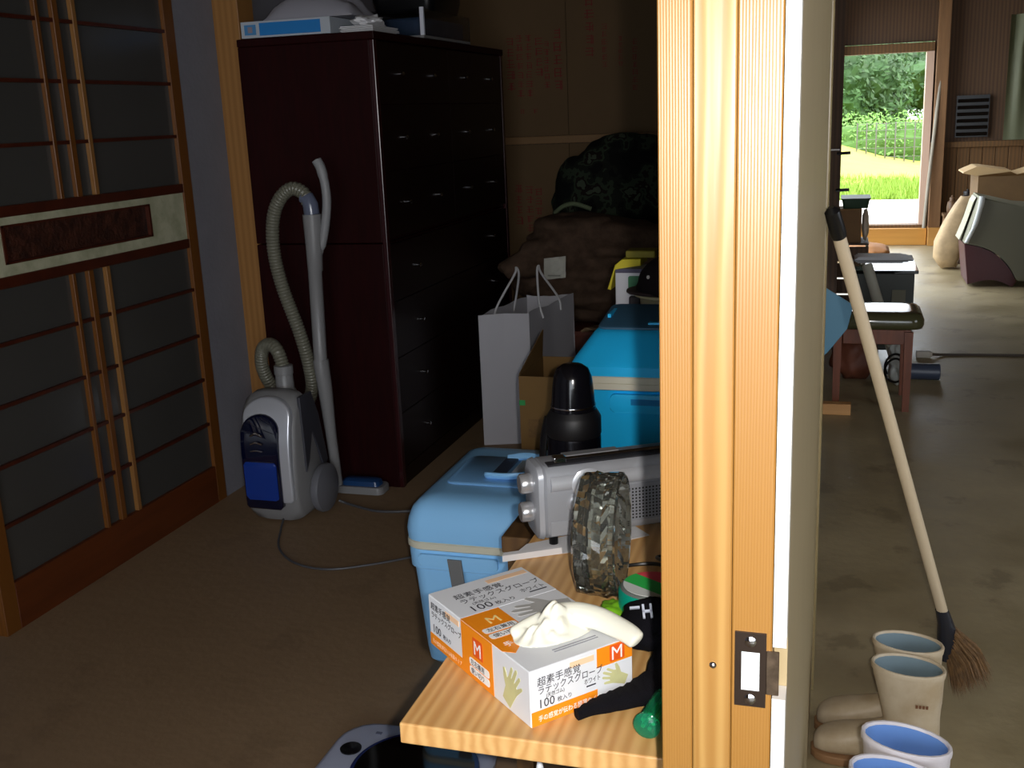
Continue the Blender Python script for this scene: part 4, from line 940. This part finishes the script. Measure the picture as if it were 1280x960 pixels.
b = nb(); blob(b, (-.219, 1.285, .838), (.046, .048, .032), 3, .16, 2, 4); obj('folded_end', b, M_blackcloth, bs, world=True, smooth=80)
M_let = mat('pale_grey_lettering', (190, 196, 210), .6)
lt = nb(); L0 = frame((-.243, 1.245, .8605), (.95, .28, .05), (-.22, .72, .66))
for a in ((.0, .014, .013, .017), (.016, .0, .019, .019), (.016, .008, .029, .011), (.026, .0, .029, .019)): box(lt, (a[0], a[1], -.002), (a[2], a[3], .0015), mtx=L0)
obj('lettering', lt, M_let, sbm, world=True)
gt = thing('plastic_tube', 'green translucent plastic handle lying at the front right of the table', 'tube', (-.199, 1.100, .781), 0)
M_gt = glass('green_translucent', (70, 210, 160), .08, 1.35); M_gt.node_tree.nodes['Principled BSDF'].inputs['Transmission Weight'].default_value = .8
b = lathe(nb(), [(.0, .0), (.012, .0005), (.0165, .004), (.0165, .008), (.014, .012), (.0125, .04), (.011, .072), (.008, .075)], 20, (0, 0, 0), Matrix.Rotation(-PI / 2, 4, 'X')); b.transform(Matrix.Rotation(-.12, 4, 'Z')); b.transform(Matrix.Translation((0, 0, .0168))); obj('outer_sleeve', b, M_gt, gt, smooth=40)
b = nb()
for k in range(5):
    a = 2 * PI * k / 5; tube(b, [(.006 * math.cos(a) + .001, .012, .0168 + .006 * math.sin(a)), (.006 * math.cos(a) + .011, .068, .0168 + .006 * math.sin(a))], .0024, 6)
obj('green_core', b, mat('green_core', (20, 170, 116), .35), gt, smooth=True)
t = thing('black_cable', 'thin black cable coiled on the table between radio and teal roll', 'cord', (-.26, 1.60, .7803))
b = tube(nb(), spline([(-.345, 1.553, .786), (-.31, 1.58, .784), (-.27, 1.59, .786), (-.22, 1.57, .790), (-.19, 1.60, .786), (-.22, 1.632, .785), (-.27, 1.62, .785), (-.24, 1.575, .796), (-.18, 1.56, .79)], 8), .0032, 8); obj('cord', b, M_black, t, world=True, smooth=True)

# ---- scale on the floor and little bottle
sc_ = thing('bathroom_scale', 'pale grey bathroom scale with round dark platform on the floor below the table', 'scale', (-.94, 2.03, 0))
b = nb(); loft(b, [rr3(-1.145, 1.86, -.735, 2.175, .09, z, q) for z, q in ((.0, .012), (.006, .002), (.024, .0), (.032, .006), (.035, .016))]); obj('base', b, mat('pale_blue_grey', (170, 176, 198), .35), sc_, world=True, smooth=40)
b = lathe(nb(), [(.150, .0355), (.153, .038), (.151, .041), (.142, .0415)], 48, (0, 0, 0)); 
for v in b.verts: v.co = Vector((-.905 + v.co.x * 1.0, 2.0 + v.co.y * .98, v.co.z))
obj('blue_ring', b, mat('navy_ring', (26, 40, 90), .2), sc_, world=True, smooth=True)
b = lathe(nb(), [(.1415, .0365), (.1415, .0425), (.0, .0428)], 48); 
for v in b.verts: v.co = Vector((-.905 + v.co.x, 2.0 + v.co.y * .98, v.co.z))
obj('dark_platform', b, mat('black_glass_top', (10, 10, 8), .06), sc_, world=True, smooth=40)
b = lathe(nb(), [(.026, .0355), (.026, .0385), (.0, .039)], 28); b.transform(Matrix.Translation((-1.087, 2.045, 0))); obj('round_window', b, mat('dark_window', (16, 16, 20), .1), sc_, world=True, smooth=40)
obj('mark', bx((-1.055, 2.118, .0345), (-1.04, 2.128, .0366)), mat('grey_mark', (96, 100, 120), .5), sc_, world=True)
lb_ = thing('small_bottle', 'small white nozzle tip just showing under the table edge', 'bottle', (-.408, 1.36, 0))
b = lathe(nb(), [(.03, .001), (.032, .004), (.032, .485), (.02, .51), (.009, .515)], 24); obj('bottle_body', b, mat('white_bottle', (210, 214, 220), .4), lb_, smooth=40)
b = lathe(nb(), [(.009, .5155), (.0085, .525), (.004, .551), (.0, .555)], 16); obj('nozzle_tip', b, mat('white_nozzle', (240, 242, 246), .3), lb_, smooth=True)

# ================================================================== workshop things
# ---- boots
M_boot = mat('worn_white_rubber', (206, 192, 168), .5, rgb2=(178, 158, 128), vscale=7)
M_boot2 = mat('clean_white_rubber', (214, 208, 212), .45, var=.06, vscale=6)
M_lin1 = mat('grey_blue_lining', (112, 132, 142), .8); M_lin2 = mat('sky_blue_lining', (98, 140, 206), .8)
M_sole = mat('tan_sole', (150, 112, 76), .7, var=.2, vscale=20)
def boot(name, label, x_heel, y, rot, H, m_out, m_in, group, lean=0.0, foot=.28, tl=-.1):
    """toe points along local -x, heel at the origin"""
    t = thing(name, label, 'boot', (x_heel, y, 0), rot, group)
    L_ = foot
    def ell(cx, cz, rx, ry, tilt=0, n=22): return [(cx + rx * math.cos(2 * PI * k / n) , ry * math.sin(2 * PI * k / n), cz + tilt * math.cos(2 * PI * k / n) * rx) for k in range(n)]
    s = nb(); rings = []
    for x_, w_, h_ in ((-.002, .020, .03), (-.015, .032, .07), (-.05, .038, .095), (-.09, .036, .10), (-.13, .037, .088), (-.17, .043, .074), (-.21, .046, .066), (-.245, .042, .057), (-.268, .030, .045), (-.279, .014, .030)):
        x_ = x_ * L_ / .28
        rings.append([(x_, w_ * math.copysign(abs(math.cos(a)) ** .75, math.cos(a)), .016 + h_ / 2 + h_ / 2 * math.copysign(abs(math.sin(a)) ** .75, math.sin(a))) for a in [2 * PI * k / 20 for k in range(20)]])
    loft(s, rings)
    o1 = loft(nb(), [ell(-.055, .045, .052, .036), ell(-.058, .08, .058, .040), ell(-.066, .13, .064, .044, -.03), ell(-.070 - lean * .3, .18, .071, .048, -.05), ell(-.075 - lean, H * .9, .077, .051, tl), ell(-.076 - lean, H, .080, .054, tl)])
    me2 = bpy.data.meshes.new('x'); o1.to_mesh(me2); o1.free(); s.from_mesh(me2); bpy.data.meshes.remove(me2)
    s = remesh(s, .006, 5)
    s.normal_update()
    bmesh.ops.delete(s, geom=[f for f in s.faces if f.calc_center_median().z > H + tl * (f.calc_center_median().x + .076 + lean) - .012 and f.normal.z > .35], context='FACES')
    obj('boot_upper', s, m_out, t, smooth=80)
    so = nb(); pl_ = []
    for x_, w_ in ((.002, .022), (-.02, .036), (-.06, .040), (-.10, .037), (-.14, .040), (-.18, .047), (-.22, .049), (-.25, .044), (-.272, .031), (-.284, .013)): pl_.append((x_ * L_ / .28, w_))
    prism(so, [(a, w_) for a, w_ in pl_] + [(a, -w_) for a, w_ in reversed(pl_)], .0, .020, 'XY', .003); obj('sole', so, M_sole, t, smooth=40)
    # rolled rim with the lining disc sunk inside: a real cup
    ri = nb(); loft(ri, [ell(-.076 - lean, H - .008, .0805, .0545, tl), ell(-.076 - lean, H + .002, .0815, .0555, tl), ell(-.076 - lean, H + .006, .080, .054, tl), ell(-.076 - lean, H + .006, .076, .050, tl), ell(-.076 - lean, H + .001, .0735, .0475, tl)], cap0=False, cap1=False); obj('rim', ri, m_out, t, smooth=True)
    li = nb(); loft(li, [ell(-.076 - lean, H + .0015, .0745, .0485, tl), ell(-.076 - lean, H - .004, .070, .0445, tl), ell(-.074 - lean, H - .04, .062, .038, tl), ell(-.072 - lean * .8, H - .09, .050, .032, tl)], cap0=False, cap1=True)
    obj('lining', li, m_in, t, smooth=60)
    return t
B1 = 'worn white rubber boots by the wall'; B2 = 'clean white boots with sky blue lining'
bt = boot('rubber_boot', 'worn white rubber boot with grey-blue lining, nearest the wall-side broom, farthest of the four boots', .262, 2.46, .02, .245, M_boot, M_lin1, 'worn white rubber boots', tl=-.06)
bt['label'] = 'worn white rubber boot with grey-blue lining, farthest back of the four boots'
bt = boot('rubber_boot', 'worn white rubber boot with small brown mark, second boot from the back', .257, 2.345, .02, .245, M_boot, M_lin1, 'worn white rubber boots', tl=-.06)
mk = nb()
for k in range(4): box(mk, (-.012 + k * .0072, -.0012, -.004), (-.0068 + k * .0072, .0006, .004)); 
mk.transform(Matrix.Translation((-.05, -.054, .178)) @ Matrix.Rotation(.12, 4, 'X')); obj('brown_mark', mk, mat('faded_brown_ink', (120, 78, 52), .7), bt)
bt = boot('rubber_boot', 'clean white rubber boot with sky blue lining, in front of the worn pair', .222, 1.87, .16, .355, M_boot2, M_lin2, 'clean white rubber boots', tl=-.17, foot=.25)
bt = boot('rubber_boot', 'clean white rubber boot with sky blue lining, at the bottom edge of the view', .200, 1.755, .16, .355, M_boot2, M_lin2, 'clean white rubber boots', tl=-.17, foot=.25)

# ---- broom leaning on the end of the wall
br = thing('broom', 'long-handled broom with pale stick and brown bristles leaning on the wall end', 'broom', (.36, 2.66, 0))
bt_, bb = Vector((-.0165, 2.20, 1.29)), Vector((.283, 2.655, .225))
dirv = (bb - bt_).normalized()
obj('stick', tube(nb(), [bt_ + dirv * .055, bt_.lerp(bb, .5), bb], .0135, 14), mat('pale_stick', (196, 178, 150), .45), br, world=True, smooth=True)
obj('hanging_cap', tube(nb(), [bt_ - dirv * .01, bt_, bt_ + dirv * .05, bt_ + dirv * .06], [.006, .0155, .0165, .0145], 14), M_black, br, world=True, smooth=True)
obj('ferrule', (lambda bm: (loft(bm, [[(bb + dirv * d) + Vector((w_ * math.cos(2 * PI * k / 18), .75 * h_ * math.sin(2 * PI * k / 18), 0)) + Vector((sh_, 0, 0)) for k in range(18)] for d, w_, h_, sh_ in ((-.03, .0165, .02, 0), (.02, .02, .024, .0), (.07, .027, .026, -.003), (.12, .030, .026, -.008), (.165, .022, .024, -.018))]), bm)[1])(nb()), mat('dark_ferrule', (40, 42, 50), .25), br, world=True, smooth=True)
bm = nb(); rr_ = random.Random(11)
for k in range(900):
    a = rr_.random(); q = rr_.gauss(0, 1)
    d0 = .035 + a * .12
    p0 = bb + dirv * d0 + Vector((-.018 + .042 * (1 - a) - .004, q * .007, .0))
    tip = Vector((.318 + .082 * (1 - a) + rr_.gauss(0, .006), 2.655 + q * .022, max(.003, .012 + .055 * (1 - a) * rr_.uniform(.6, 1.2) + rr_.uniform(0, .02))))
    mid = p0.lerp(tip, .5) + Vector((.012 * (1 - a), 0, .008))
    sd = Vector((rr_.gauss(0, 1), rr_.gauss(0, 1), rr_.gauss(0, .3))).normalized() * .0012
    v = [bm.verts.new(p) for p in (p0 - sd, p0 + sd, mid + sd, mid - sd, tip)]
    bm.faces.new((v[0], v[1], v[2], v[3])); bm.faces.new((v[3], v[2], v[4]))
obj('bristles', bm, mat('brown_bristle', (128, 94, 56), .7, var=.6, vscale=60), br, world=True, kind='stuff')

# ---- stool
sl = thing('stool', 'brown wooden stool with shiny dark padded seat standing on the wet floor', 'stool', (.2, 5.6, 0))
M_stw = mat('reddish_stool_wood', (116, 58, 30), .4, var=.3, vscale=9, stretch=(5, 5, .5))
b = nb(); loft(b, [[(x_, y, z) for x_, y in rrect(-.02 + q, 5.38 + q, .405 - q, 5.75 - q, .06)] for z, q in ((.408, .02), (.412, .006), (.43, .0), (.455, .0), (.475, .008), (.487, .022), (.489, .06))]); obj('seat', b, mat('olive_vinyl', (72, 70, 46), .13), sl, world=True, smooth=60)
obj('apron', bx((.03, 5.40, .335), (.345, 5.42, .407), .002), M_stw, sl, world=True); obj('apron', bx((.03, 5.71, .335), (.345, 5.73, .407), .002), M_stw, sl, world=True)
obj('apron', bx((.325, 5.43, .335), (.345, 5.70, .407), .002), M_stw, sl, world=True)
for q in ((.005, 5.40), (.335, 5.40), (.005, 5.72), (.335, 5.72)):
    b = nb(); loft(b, [[(q[0] + dx * s_, q[1] + dy * s_, z) for dx, dy in ((-.02, -.02), (.02, -.02), (.02, .02), (-.02, .02))] for z, s_ in ((0, .8), (.40, 1.0))]); obj('leg', b, M_stw, sl, world=True)
t = thing('blue_sheet', 'light blue plastic sheet leaning beside the stool at the wall end', 'sheet', (.0, 5.0, 0))
b = nb(); prism(b, [(-.10, .32), (-.04, .375), (.045, .49), (.068, .60), (-.05, .675), (-.10, .70)], 5.0, 5.012, 'XZ', .002); b.transform(Matrix.Identity(4)); obj('panel', b, mat('pale_blue_panel', (96, 148, 176), .45), t, world=True)
b = nb(); prism(b, [(-.10, 0), (-.06, 0), (-.06, .36), (-.10, .33)], 5.0, 5.012, 'XZ'); obj('foot_strip', b, MATS['pale_blue_panel'], t, world=True)
t = thing('wood_block', 'short pale wood plank lying on the floor at the front of the stool', 'plank', (.0, 5.30, 0))
obj('plank_body', bx((-.10, 5.28, .0), (.078, 5.34, .055), .003), wood('pale_block', (186, 132, 76), (204, 152, 94), 'X', 10, .5), t, world=True)
t = thing('fabric_bundle', 'reddish brown rounded bundle on the floor under the stool', 'bundle', (.10, 5.9, 0))
b = nb(); blob(b, (.10, 6.05, .13), (.13, .12, .14), 5, .2, 2, 4, .002); obj('bundle_body', b, mat('red_brown_bundle', (112, 62, 42), .6), t, world=True, smooth=70)
t = thing('plastic_bag', 'crumpled white plastic bag on the floor behind the stool leg', 'bag', (.31, 5.95, 0))
b = nb(); blob(b, (.325, 5.93, .15), (.055, .07, .15), 8, .3, 2.5, 4, .002); wrinkle(b, .012, 14, 2); obj('bag_body', b, mat('white_plastic_film', (196, 200, 196), .25, var=.2, vscale=14), t, world=True, smooth=60)
t = thing('black_cable_coil', 'small coil of black cable lying against the white plastic bag', 'cable', (.30, 5.84, 0))
b = tube(nb(), [(.30 + .05 * math.cos(a * .5) , 5.83 + .02 * math.sin(a), .09 + .07 * math.sin(a * .5) + .002 * a) for a in [k * .35 for k in range(60)]], .006, 8); obj('cable', b, M_black, t, world=True, smooth=True)
t = thing('extension_cord', 'grey cord with a pale plug running right across the workshop floor', 'cord', (.55, 6.6, 0))
b = nb(); loft(b, [[(x_, 6.6 + y, .022 + z) for y, z in rrect(-.02 * s_, -.02 * s_, .02 * s_, .02 * s_, .008)] for x_, s_ in ((.455, .9), (.46, 1.05), (.53, 1.05), (.545, .6))]); obj('plug', b, mat('pale_plug', (180, 172, 160), .5), t, world=True, smooth=30)
b = tube(nb(), spline([(.545, 6.6, .022), (.62, 6.66, .008), (.8, 6.68, .007), (1.1, 6.70, .007), (1.6, 6.74, .007), (2.2, 6.9, .007)], 8), .008, 8); obj('cord', b, mat('grey_brown_cord', (78, 68, 60), .5), t, world=True, smooth=True)
t = thing('can', 'dark blue-grey cylinder lying on its side beside the stool leg', 'can', (.48, 6.05, 0))
b = lathe(nb(), [(.0, -.09), (.04, -.09), (.045, -.085), (.045, .085), (.04, .09), (.0, .09)], 26, (0, 0, 0), Matrix.Rotation(PI / 2, 4, 'Y')); b.transform(Matrix.Translation((.455, 6.06, .046))); obj('can_body', b, mat('blue_grey_can', (58, 66, 84), .4), t, world=True, smooth=40)

# ---- low dark glossy table behind the stool, with paper on it
t = thing('low_table', 'low dark cabinet with mirror-glossy black top behind the stool', 'cabinet', (.25, 6.6, 0))
obj('glossy_top', bx((.085, 6.5, .515), (.44, 7.15, .535), .003), mat('black_gloss_top', (20, 22, 22), .05), t, world=True)
obj('front_panel', bx((.095, 6.52, .06), (.395, 6.545, .514)), mat('dark_green_black', (34, 38, 32), .5), t, world=True)
obj('side_panel', bx((.395, 6.52, .0), (.42, 7.12, .514)), MATS['dark_green_black'], t, world=True); obj('side_panel', bx((.07, 6.52, .0), (.095, 7.12, .514)), MATS['dark_green_black'], t, world=True)
obj('pale_front_plate', bx((.30, 6.512, .33), (.375, 6.519, .42)), mat('dull_olive_plate', (84, 80, 60), .5), t, world=True)
t = thing('paper_stack', 'pale papers lying at the back of the glossy black top', 'papers', (.28, 7.0, .536))
for k in range(3): obj('sheet', bx((.09 + .01 * k, 6.93, .5362 + k * .006), (.435 - .03 * k, 7.13, .541 + k * .006)), M_paper, t, world=True)
t = thing('gray_pipe', 'pale grey pipe leaning against the front of the dark cabinet', 'pipe', (.27, 6.4, 0))
obj('pipe_tube', tube(nb(), [(.335, 6.12, .03), (.245, 6.28, .30), (.155, 6.43, .575)], .03, 16), mat('pale_grey_pipe', (168, 166, 152), .45), t, world=True, smooth=True)

# ---- left side of the far workshop: rack post, crates
rk = thing('rack_post', 'tall dark wooden rack upright with pegs at the left of the doorway view', 'rack', (-.06, 8.0, 0))
obj('upright', bx((-.115, 8.0, 0), (-.012, 8.06, 2.98), .003), M_darkwood, rk, world=True)
for z in (1.14, .885): obj('peg', tube(nb(), [(-.04, 7.995, z), (.05, 7.985, z + .004)], .011, 8), M_black, rk, world=True, smooth=True)
obj('pale_clip', bx((-.09, 7.985, 1.16), (-.02, 7.999, 1.175), .003), M_steel, rk, world=True)
t = thing('wooden_crate', 'dark wooden crate on the floor at the left, under the stacked boxes', 'crate', (.05, 8.2, 0))
for k in range(4): obj('slat', bx((-.11, 8.1, .01 + k * .118), (.20, 8.12, .115 + k * .118), .003, 1), M_darkwood, t, world=True)
for k in range(4): obj('slat', bx((.185, 8.121, .01 + k * .118), (.20, 8.5, .115 + k * .118), .003, 1), M_darkwood, t, world=True)
obj('crate_top', bx((-.11, 8.1, .482), (.20, 8.5, .494)), M_darkwood, t, world=True)
t = thing('cardboard_box', 'brown cardboard box on the dark crate at the left of the doorway', 'box', (.03, 8.25, .495))
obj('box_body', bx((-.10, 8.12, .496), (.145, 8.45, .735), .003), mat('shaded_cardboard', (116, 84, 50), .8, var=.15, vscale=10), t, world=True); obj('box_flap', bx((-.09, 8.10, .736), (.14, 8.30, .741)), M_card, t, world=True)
t = thing('green_tray', 'dark green tray on top of the brown cardboard box at the left', 'tray', (.1, 8.25, .742))
b = nb(); loft(b, [[(x_, y, z) for x_, y in rrect(.005 - q, 8.12 - q, .195 + q, 8.45 + q, .02)] for z, q in ((.743, -.01), (.80, .0), (.812, .008), (.815, .008))]); obj('tray_body', b, mat('dark_green_tray', (26, 58, 30), .5), t, world=True, smooth=35)
t = thing('white_bundle', 'small pale rolled cloth beside the brown cardboard box', 'cloth', (.175, 8.2, .495))
b = nb(); blob(b, (.173, 8.2, .62), (.026, .06, .115), 5, .2, 2.4, 3, .496); obj('rolled_cloth', b, mat('pale_bundle', (188, 170, 150), .7), t, world=True, smooth=70)
t = thing('brown_cushion', 'orange brown folded mat on the floor near the sill', 'mat', (.25, 10.6, 0))
b = nb(); blob(b, (.20, 10.9, .07), (.26, .35, .085), 4, .15, 2, 4, .002); obj('mat_body', b, mat('ochre_mat', (150, 96, 40), .8), t, world=True, smooth=70)

# ---- right side of the far workshop
t = thing('leaning_pole', 'thin grey pole leaning against the post right of the doorway', 'pole', (.84, 11.8, .2))
obj('pole_shaft', tube(nb(), [(.822, 11.80, .19), (.845, 11.84, .6), (.885, 11.88, 1.2), (.93, 11.93, 1.9)], .018, 10), mat('grey_pole', (150, 142, 128), .4), t, world=True, smooth=True)
rx = thing('louvre_panel', 'dark slatted panel box on the far wall above the plank wainscot', 'vent', (1.24, 12.0, 1.2))
obj('vent_back', bx((1.09, 12.03, 1.085), (1.40, 12.08, 1.50)), M_black, rx, world=True)
for k in range(6): obj('slat', bx((1.10, 12.0, 1.10 + k * .066), (1.39, 12.03, 1.135 + k * .066), .003, 1), mat('dark_slat', (18, 14, 11), .95, spec=.02), rx, world=True)
t = thing('hanging_sheet', 'grey-green translucent sheet hanging on the far wall at the right edge', 'sheet', (1.8, 11.9, 1.06))
b = nb(); bmesh.ops.create_grid(b, x_segments=24, y_segments=16, size=.5)
for v in b.verts: v.co = Vector((1.83 + v.co.x * .60, 11.93 + .035 * math.sin(v.co.x * 26) * (.6 + v.co.y), 1.65 + v.co.y * 1.2))
r = bmesh.ops.extrude_face_region(b, geom=b.faces[:])
for v in [e_ for e_ in r['geom'] if isinstance(e_, bmesh.types.BMVert)]: v.co.y += .004
obj('sheet_body', b, mat('grey_green_sheet', (92, 96, 72), .6), t, world=True, smooth=60)
sf = thing('wall_shelf', 'low wooden shelf beside the post right of the doorway, holding odd dark things', 'shelf', (1.4, 11.7, .3))
obj('shelf_board', bx((.99, 11.58, .315), (1.9, 11.83, .345), .003), M_oldwood, sf, world=True); obj('shelf_side', bx((1.86, 11.6, .19), (1.885, 11.83, .314)), M_oldwood, sf, world=True); obj('shelf_side', bx((1.0, 11.6, .19), (1.025, 11.83, .314)), M_oldwood, sf, world=True)
for k, (x_, z_, r_, c_, nm, lb_) in enumerate(((1.07, .42, .05, (96, 70, 48), 'brown_jar', 'squat brown jar at the left end of the low far shelf'), (1.21, .45, .08, (26, 24, 26), 'dark_kettle', 'dark rounded kettle in the middle of the low far shelf'), (1.36, .43, .06, (130, 120, 108), 'grey_tin', 'dull grey tin right of the dark kettle on the low far shelf'))):
    t = thing(nm, lb_, nm.split('_')[1], (x_, 11.68, .346))
    h = (z_ - .346) * 2
    b = lathe(nb(), [(r_ * .75, 0), (r_ * .95, h * .15), (r_, h * .45), (r_ * .85, h * .8), (r_ * .5, h * .9), (r_ * .5, h)], 24); obj('body', b, mat('dull_' + nm, c_, .4), t, smooth=True)
    obj('lid', lathe(nb(), [(r_ * .56, h + .001), (r_ * .5, h + .015), (.012, h + .02), (.012, h + .035), (0, h + .037)], 20), mat('dull_' + nm, c_), t, smooth=True)

bgx = thing('paper_sack', 'pale brown paper sack leaning beside the machine cover on the right', 'sack', (1.0, 10.27, 0))
b = nb()
def sk(cx, cy, z, w_, d_): return [(cx + w_ * math.copysign(abs(math.cos(2 * PI * k / 20)) ** .6, math.cos(2 * PI * k / 20)), cy + d_ * math.copysign(abs(math.sin(2 * PI * k / 20)) ** .6, math.sin(2 * PI * k / 20)), z + (.02 * noise.noise((k * .5, z * 9, 1)))) for k in range(20)]
loft(b, [sk(.965, 10.6, .02, .075, .10), sk(.955, 10.6, .10, .12, .14), sk(.97, 10.62, .24, .13, .14), sk(1.03, 10.64, .40, .12, .12), sk(1.085, 10.66, .54, .09, .08), sk(1.12, 10.67, .63, .065, .05)])
for v in b.verts: v.co = Vector((v.co.x * .97 - .005, v.co.y - .33, max(.002, v.co.z)))
obj('sack_body', b, mat('pale_sack_paper', (178, 152, 114), .7, var=.3, vscale=9), bgx, world=True, smooth=60)
obj('dark_seam', tube(nb(), spline([(1.115, 10.19, .58), (1.10, 10.17, .46), (1.075, 10.15, .32), (1.055, 10.13, .18), (1.01, 10.12, .06)], 5), .022, 8, .5), mat('dark_fold', (76, 58, 40), .8), bgx, world=True, smooth=True)
tbx = thing('cardboard_box', 'large open cardboard box with lit top flaps behind the machine cover', 'box', (1.35, 10.6, .3))
obj('front_panel', bx((1.16, 10.35, .49), (1.95, 10.358, .80)), mat('shaded_panel_cardboard', (104, 78, 46), .8, var=.15, vscale=8), tbx, world=True); obj('side_panel', bx((1.152, 10.35, .49), (1.16, 10.95, .80)), mat('shaded_panel_cardboard', (104, 78, 46), .8, var=.15, vscale=8), tbx, world=True); obj('back_panel', bx((1.16, 10.942, .49), (1.95, 10.95, .80)), M_card, tbx, world=True); obj('bottom_panel', bx((1.16, 10.358, .49), (1.95, 10.942, .498)), M_card, tbx, world=True); obj('side_panel', bx((1.95, 10.35, .49), (1.958, 10.95, .80)), M_card, tbx, world=True)  # front and left panels darkened in colour for shade, flaps left pale
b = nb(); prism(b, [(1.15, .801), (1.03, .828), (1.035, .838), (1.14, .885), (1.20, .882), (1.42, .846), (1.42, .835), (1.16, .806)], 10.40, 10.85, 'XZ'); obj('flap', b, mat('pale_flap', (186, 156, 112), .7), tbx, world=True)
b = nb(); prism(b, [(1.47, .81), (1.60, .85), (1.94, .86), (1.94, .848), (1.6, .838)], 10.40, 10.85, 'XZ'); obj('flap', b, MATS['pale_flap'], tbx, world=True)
cr = thing('wooden_stand', 'low dark stand under the large open cardboard box on the right', 'stand', (1.5, 10.65, 0))
obj('stand_top', bx((1.2, 10.38, .45), (1.92, 10.92, .489)), M_darkwood, cr, world=True)
for q in ((1.24, 10.42), (1.88, 10.42), (1.24, 10.88), (1.88, 10.88)): obj('leg', bx((q[0] - .03, q[1] - .03, 0), (q[0] + .03, q[1] + .03, .45)), M_darkwood, cr, world=True)
mc = thing('machine_cover', 'grey-green curved machine cover with dark maroon lower flank and pale rim on the right', 'cover', (1.3, 9.3, 0))
M_ggrey = mat('grey_green_panel', (102, 100, 82), .5); M_mar = mat('dark_maroon_panel', (62, 6, 18), .45); M_rim = mat('pale_rim', (214, 220, 222), .35)
arc = spline([Vector((q[0], q[1], 0)) for q in ((.955, .352), (1.08, .325), (1.19, .27), (1.29, .17), (1.36, .05))], 5)
up_ = [(1.04, .715), (1.06, .725), (1.35, .64), (1.85, .60), (1.95, .30), (1.90, .06)]
b = nb(); prism(b, [(p.x, p.y) for p in arc] + [(1.90, .05), (1.95, .30), (1.85, .60), (1.35, .64), (1.055, .715)], 9.2, 9.75, 'XZ', .012); obj('upper_panel', b, M_ggrey, mc, world=True, smooth=30)
lowa = spline([Vector((q[0], q[1], 0)) for q in ((.995, .02), (1.12, .055), (1.22, .05), (1.33, .0))], 5)
b = nb(); prism(b, [(p.x, p.y) for p in lowa] + [(p.x - .004, p.y - .006) for p in reversed(arc)][:-1] + [(.953, .346)], 9.22, 9.73, 'XZ', .008); obj('lower_flank', b, M_mar, mc, world=True, smooth=30)
b = nb(); tube(b, spline([(1.062, 9.195, .725), (1.055, 9.19, .66), (1.02, 9.19, .50), (.965, 9.19, .36)], 5), [.022] * 6 + [.02] * 5 + [.016] * 5, 10); obj('pale_rim', b, M_rim, mc, world=True, smooth=True)
b = nb(); prism(b, [(1.02, .66), (1.04, .70), (.965, .46), (.93, .36), (.94, .35)], 9.40, 9.70, 'XZ'); obj('inner_web', b, mat('grey_web', (150, 146, 130), .5), mc, world=True)
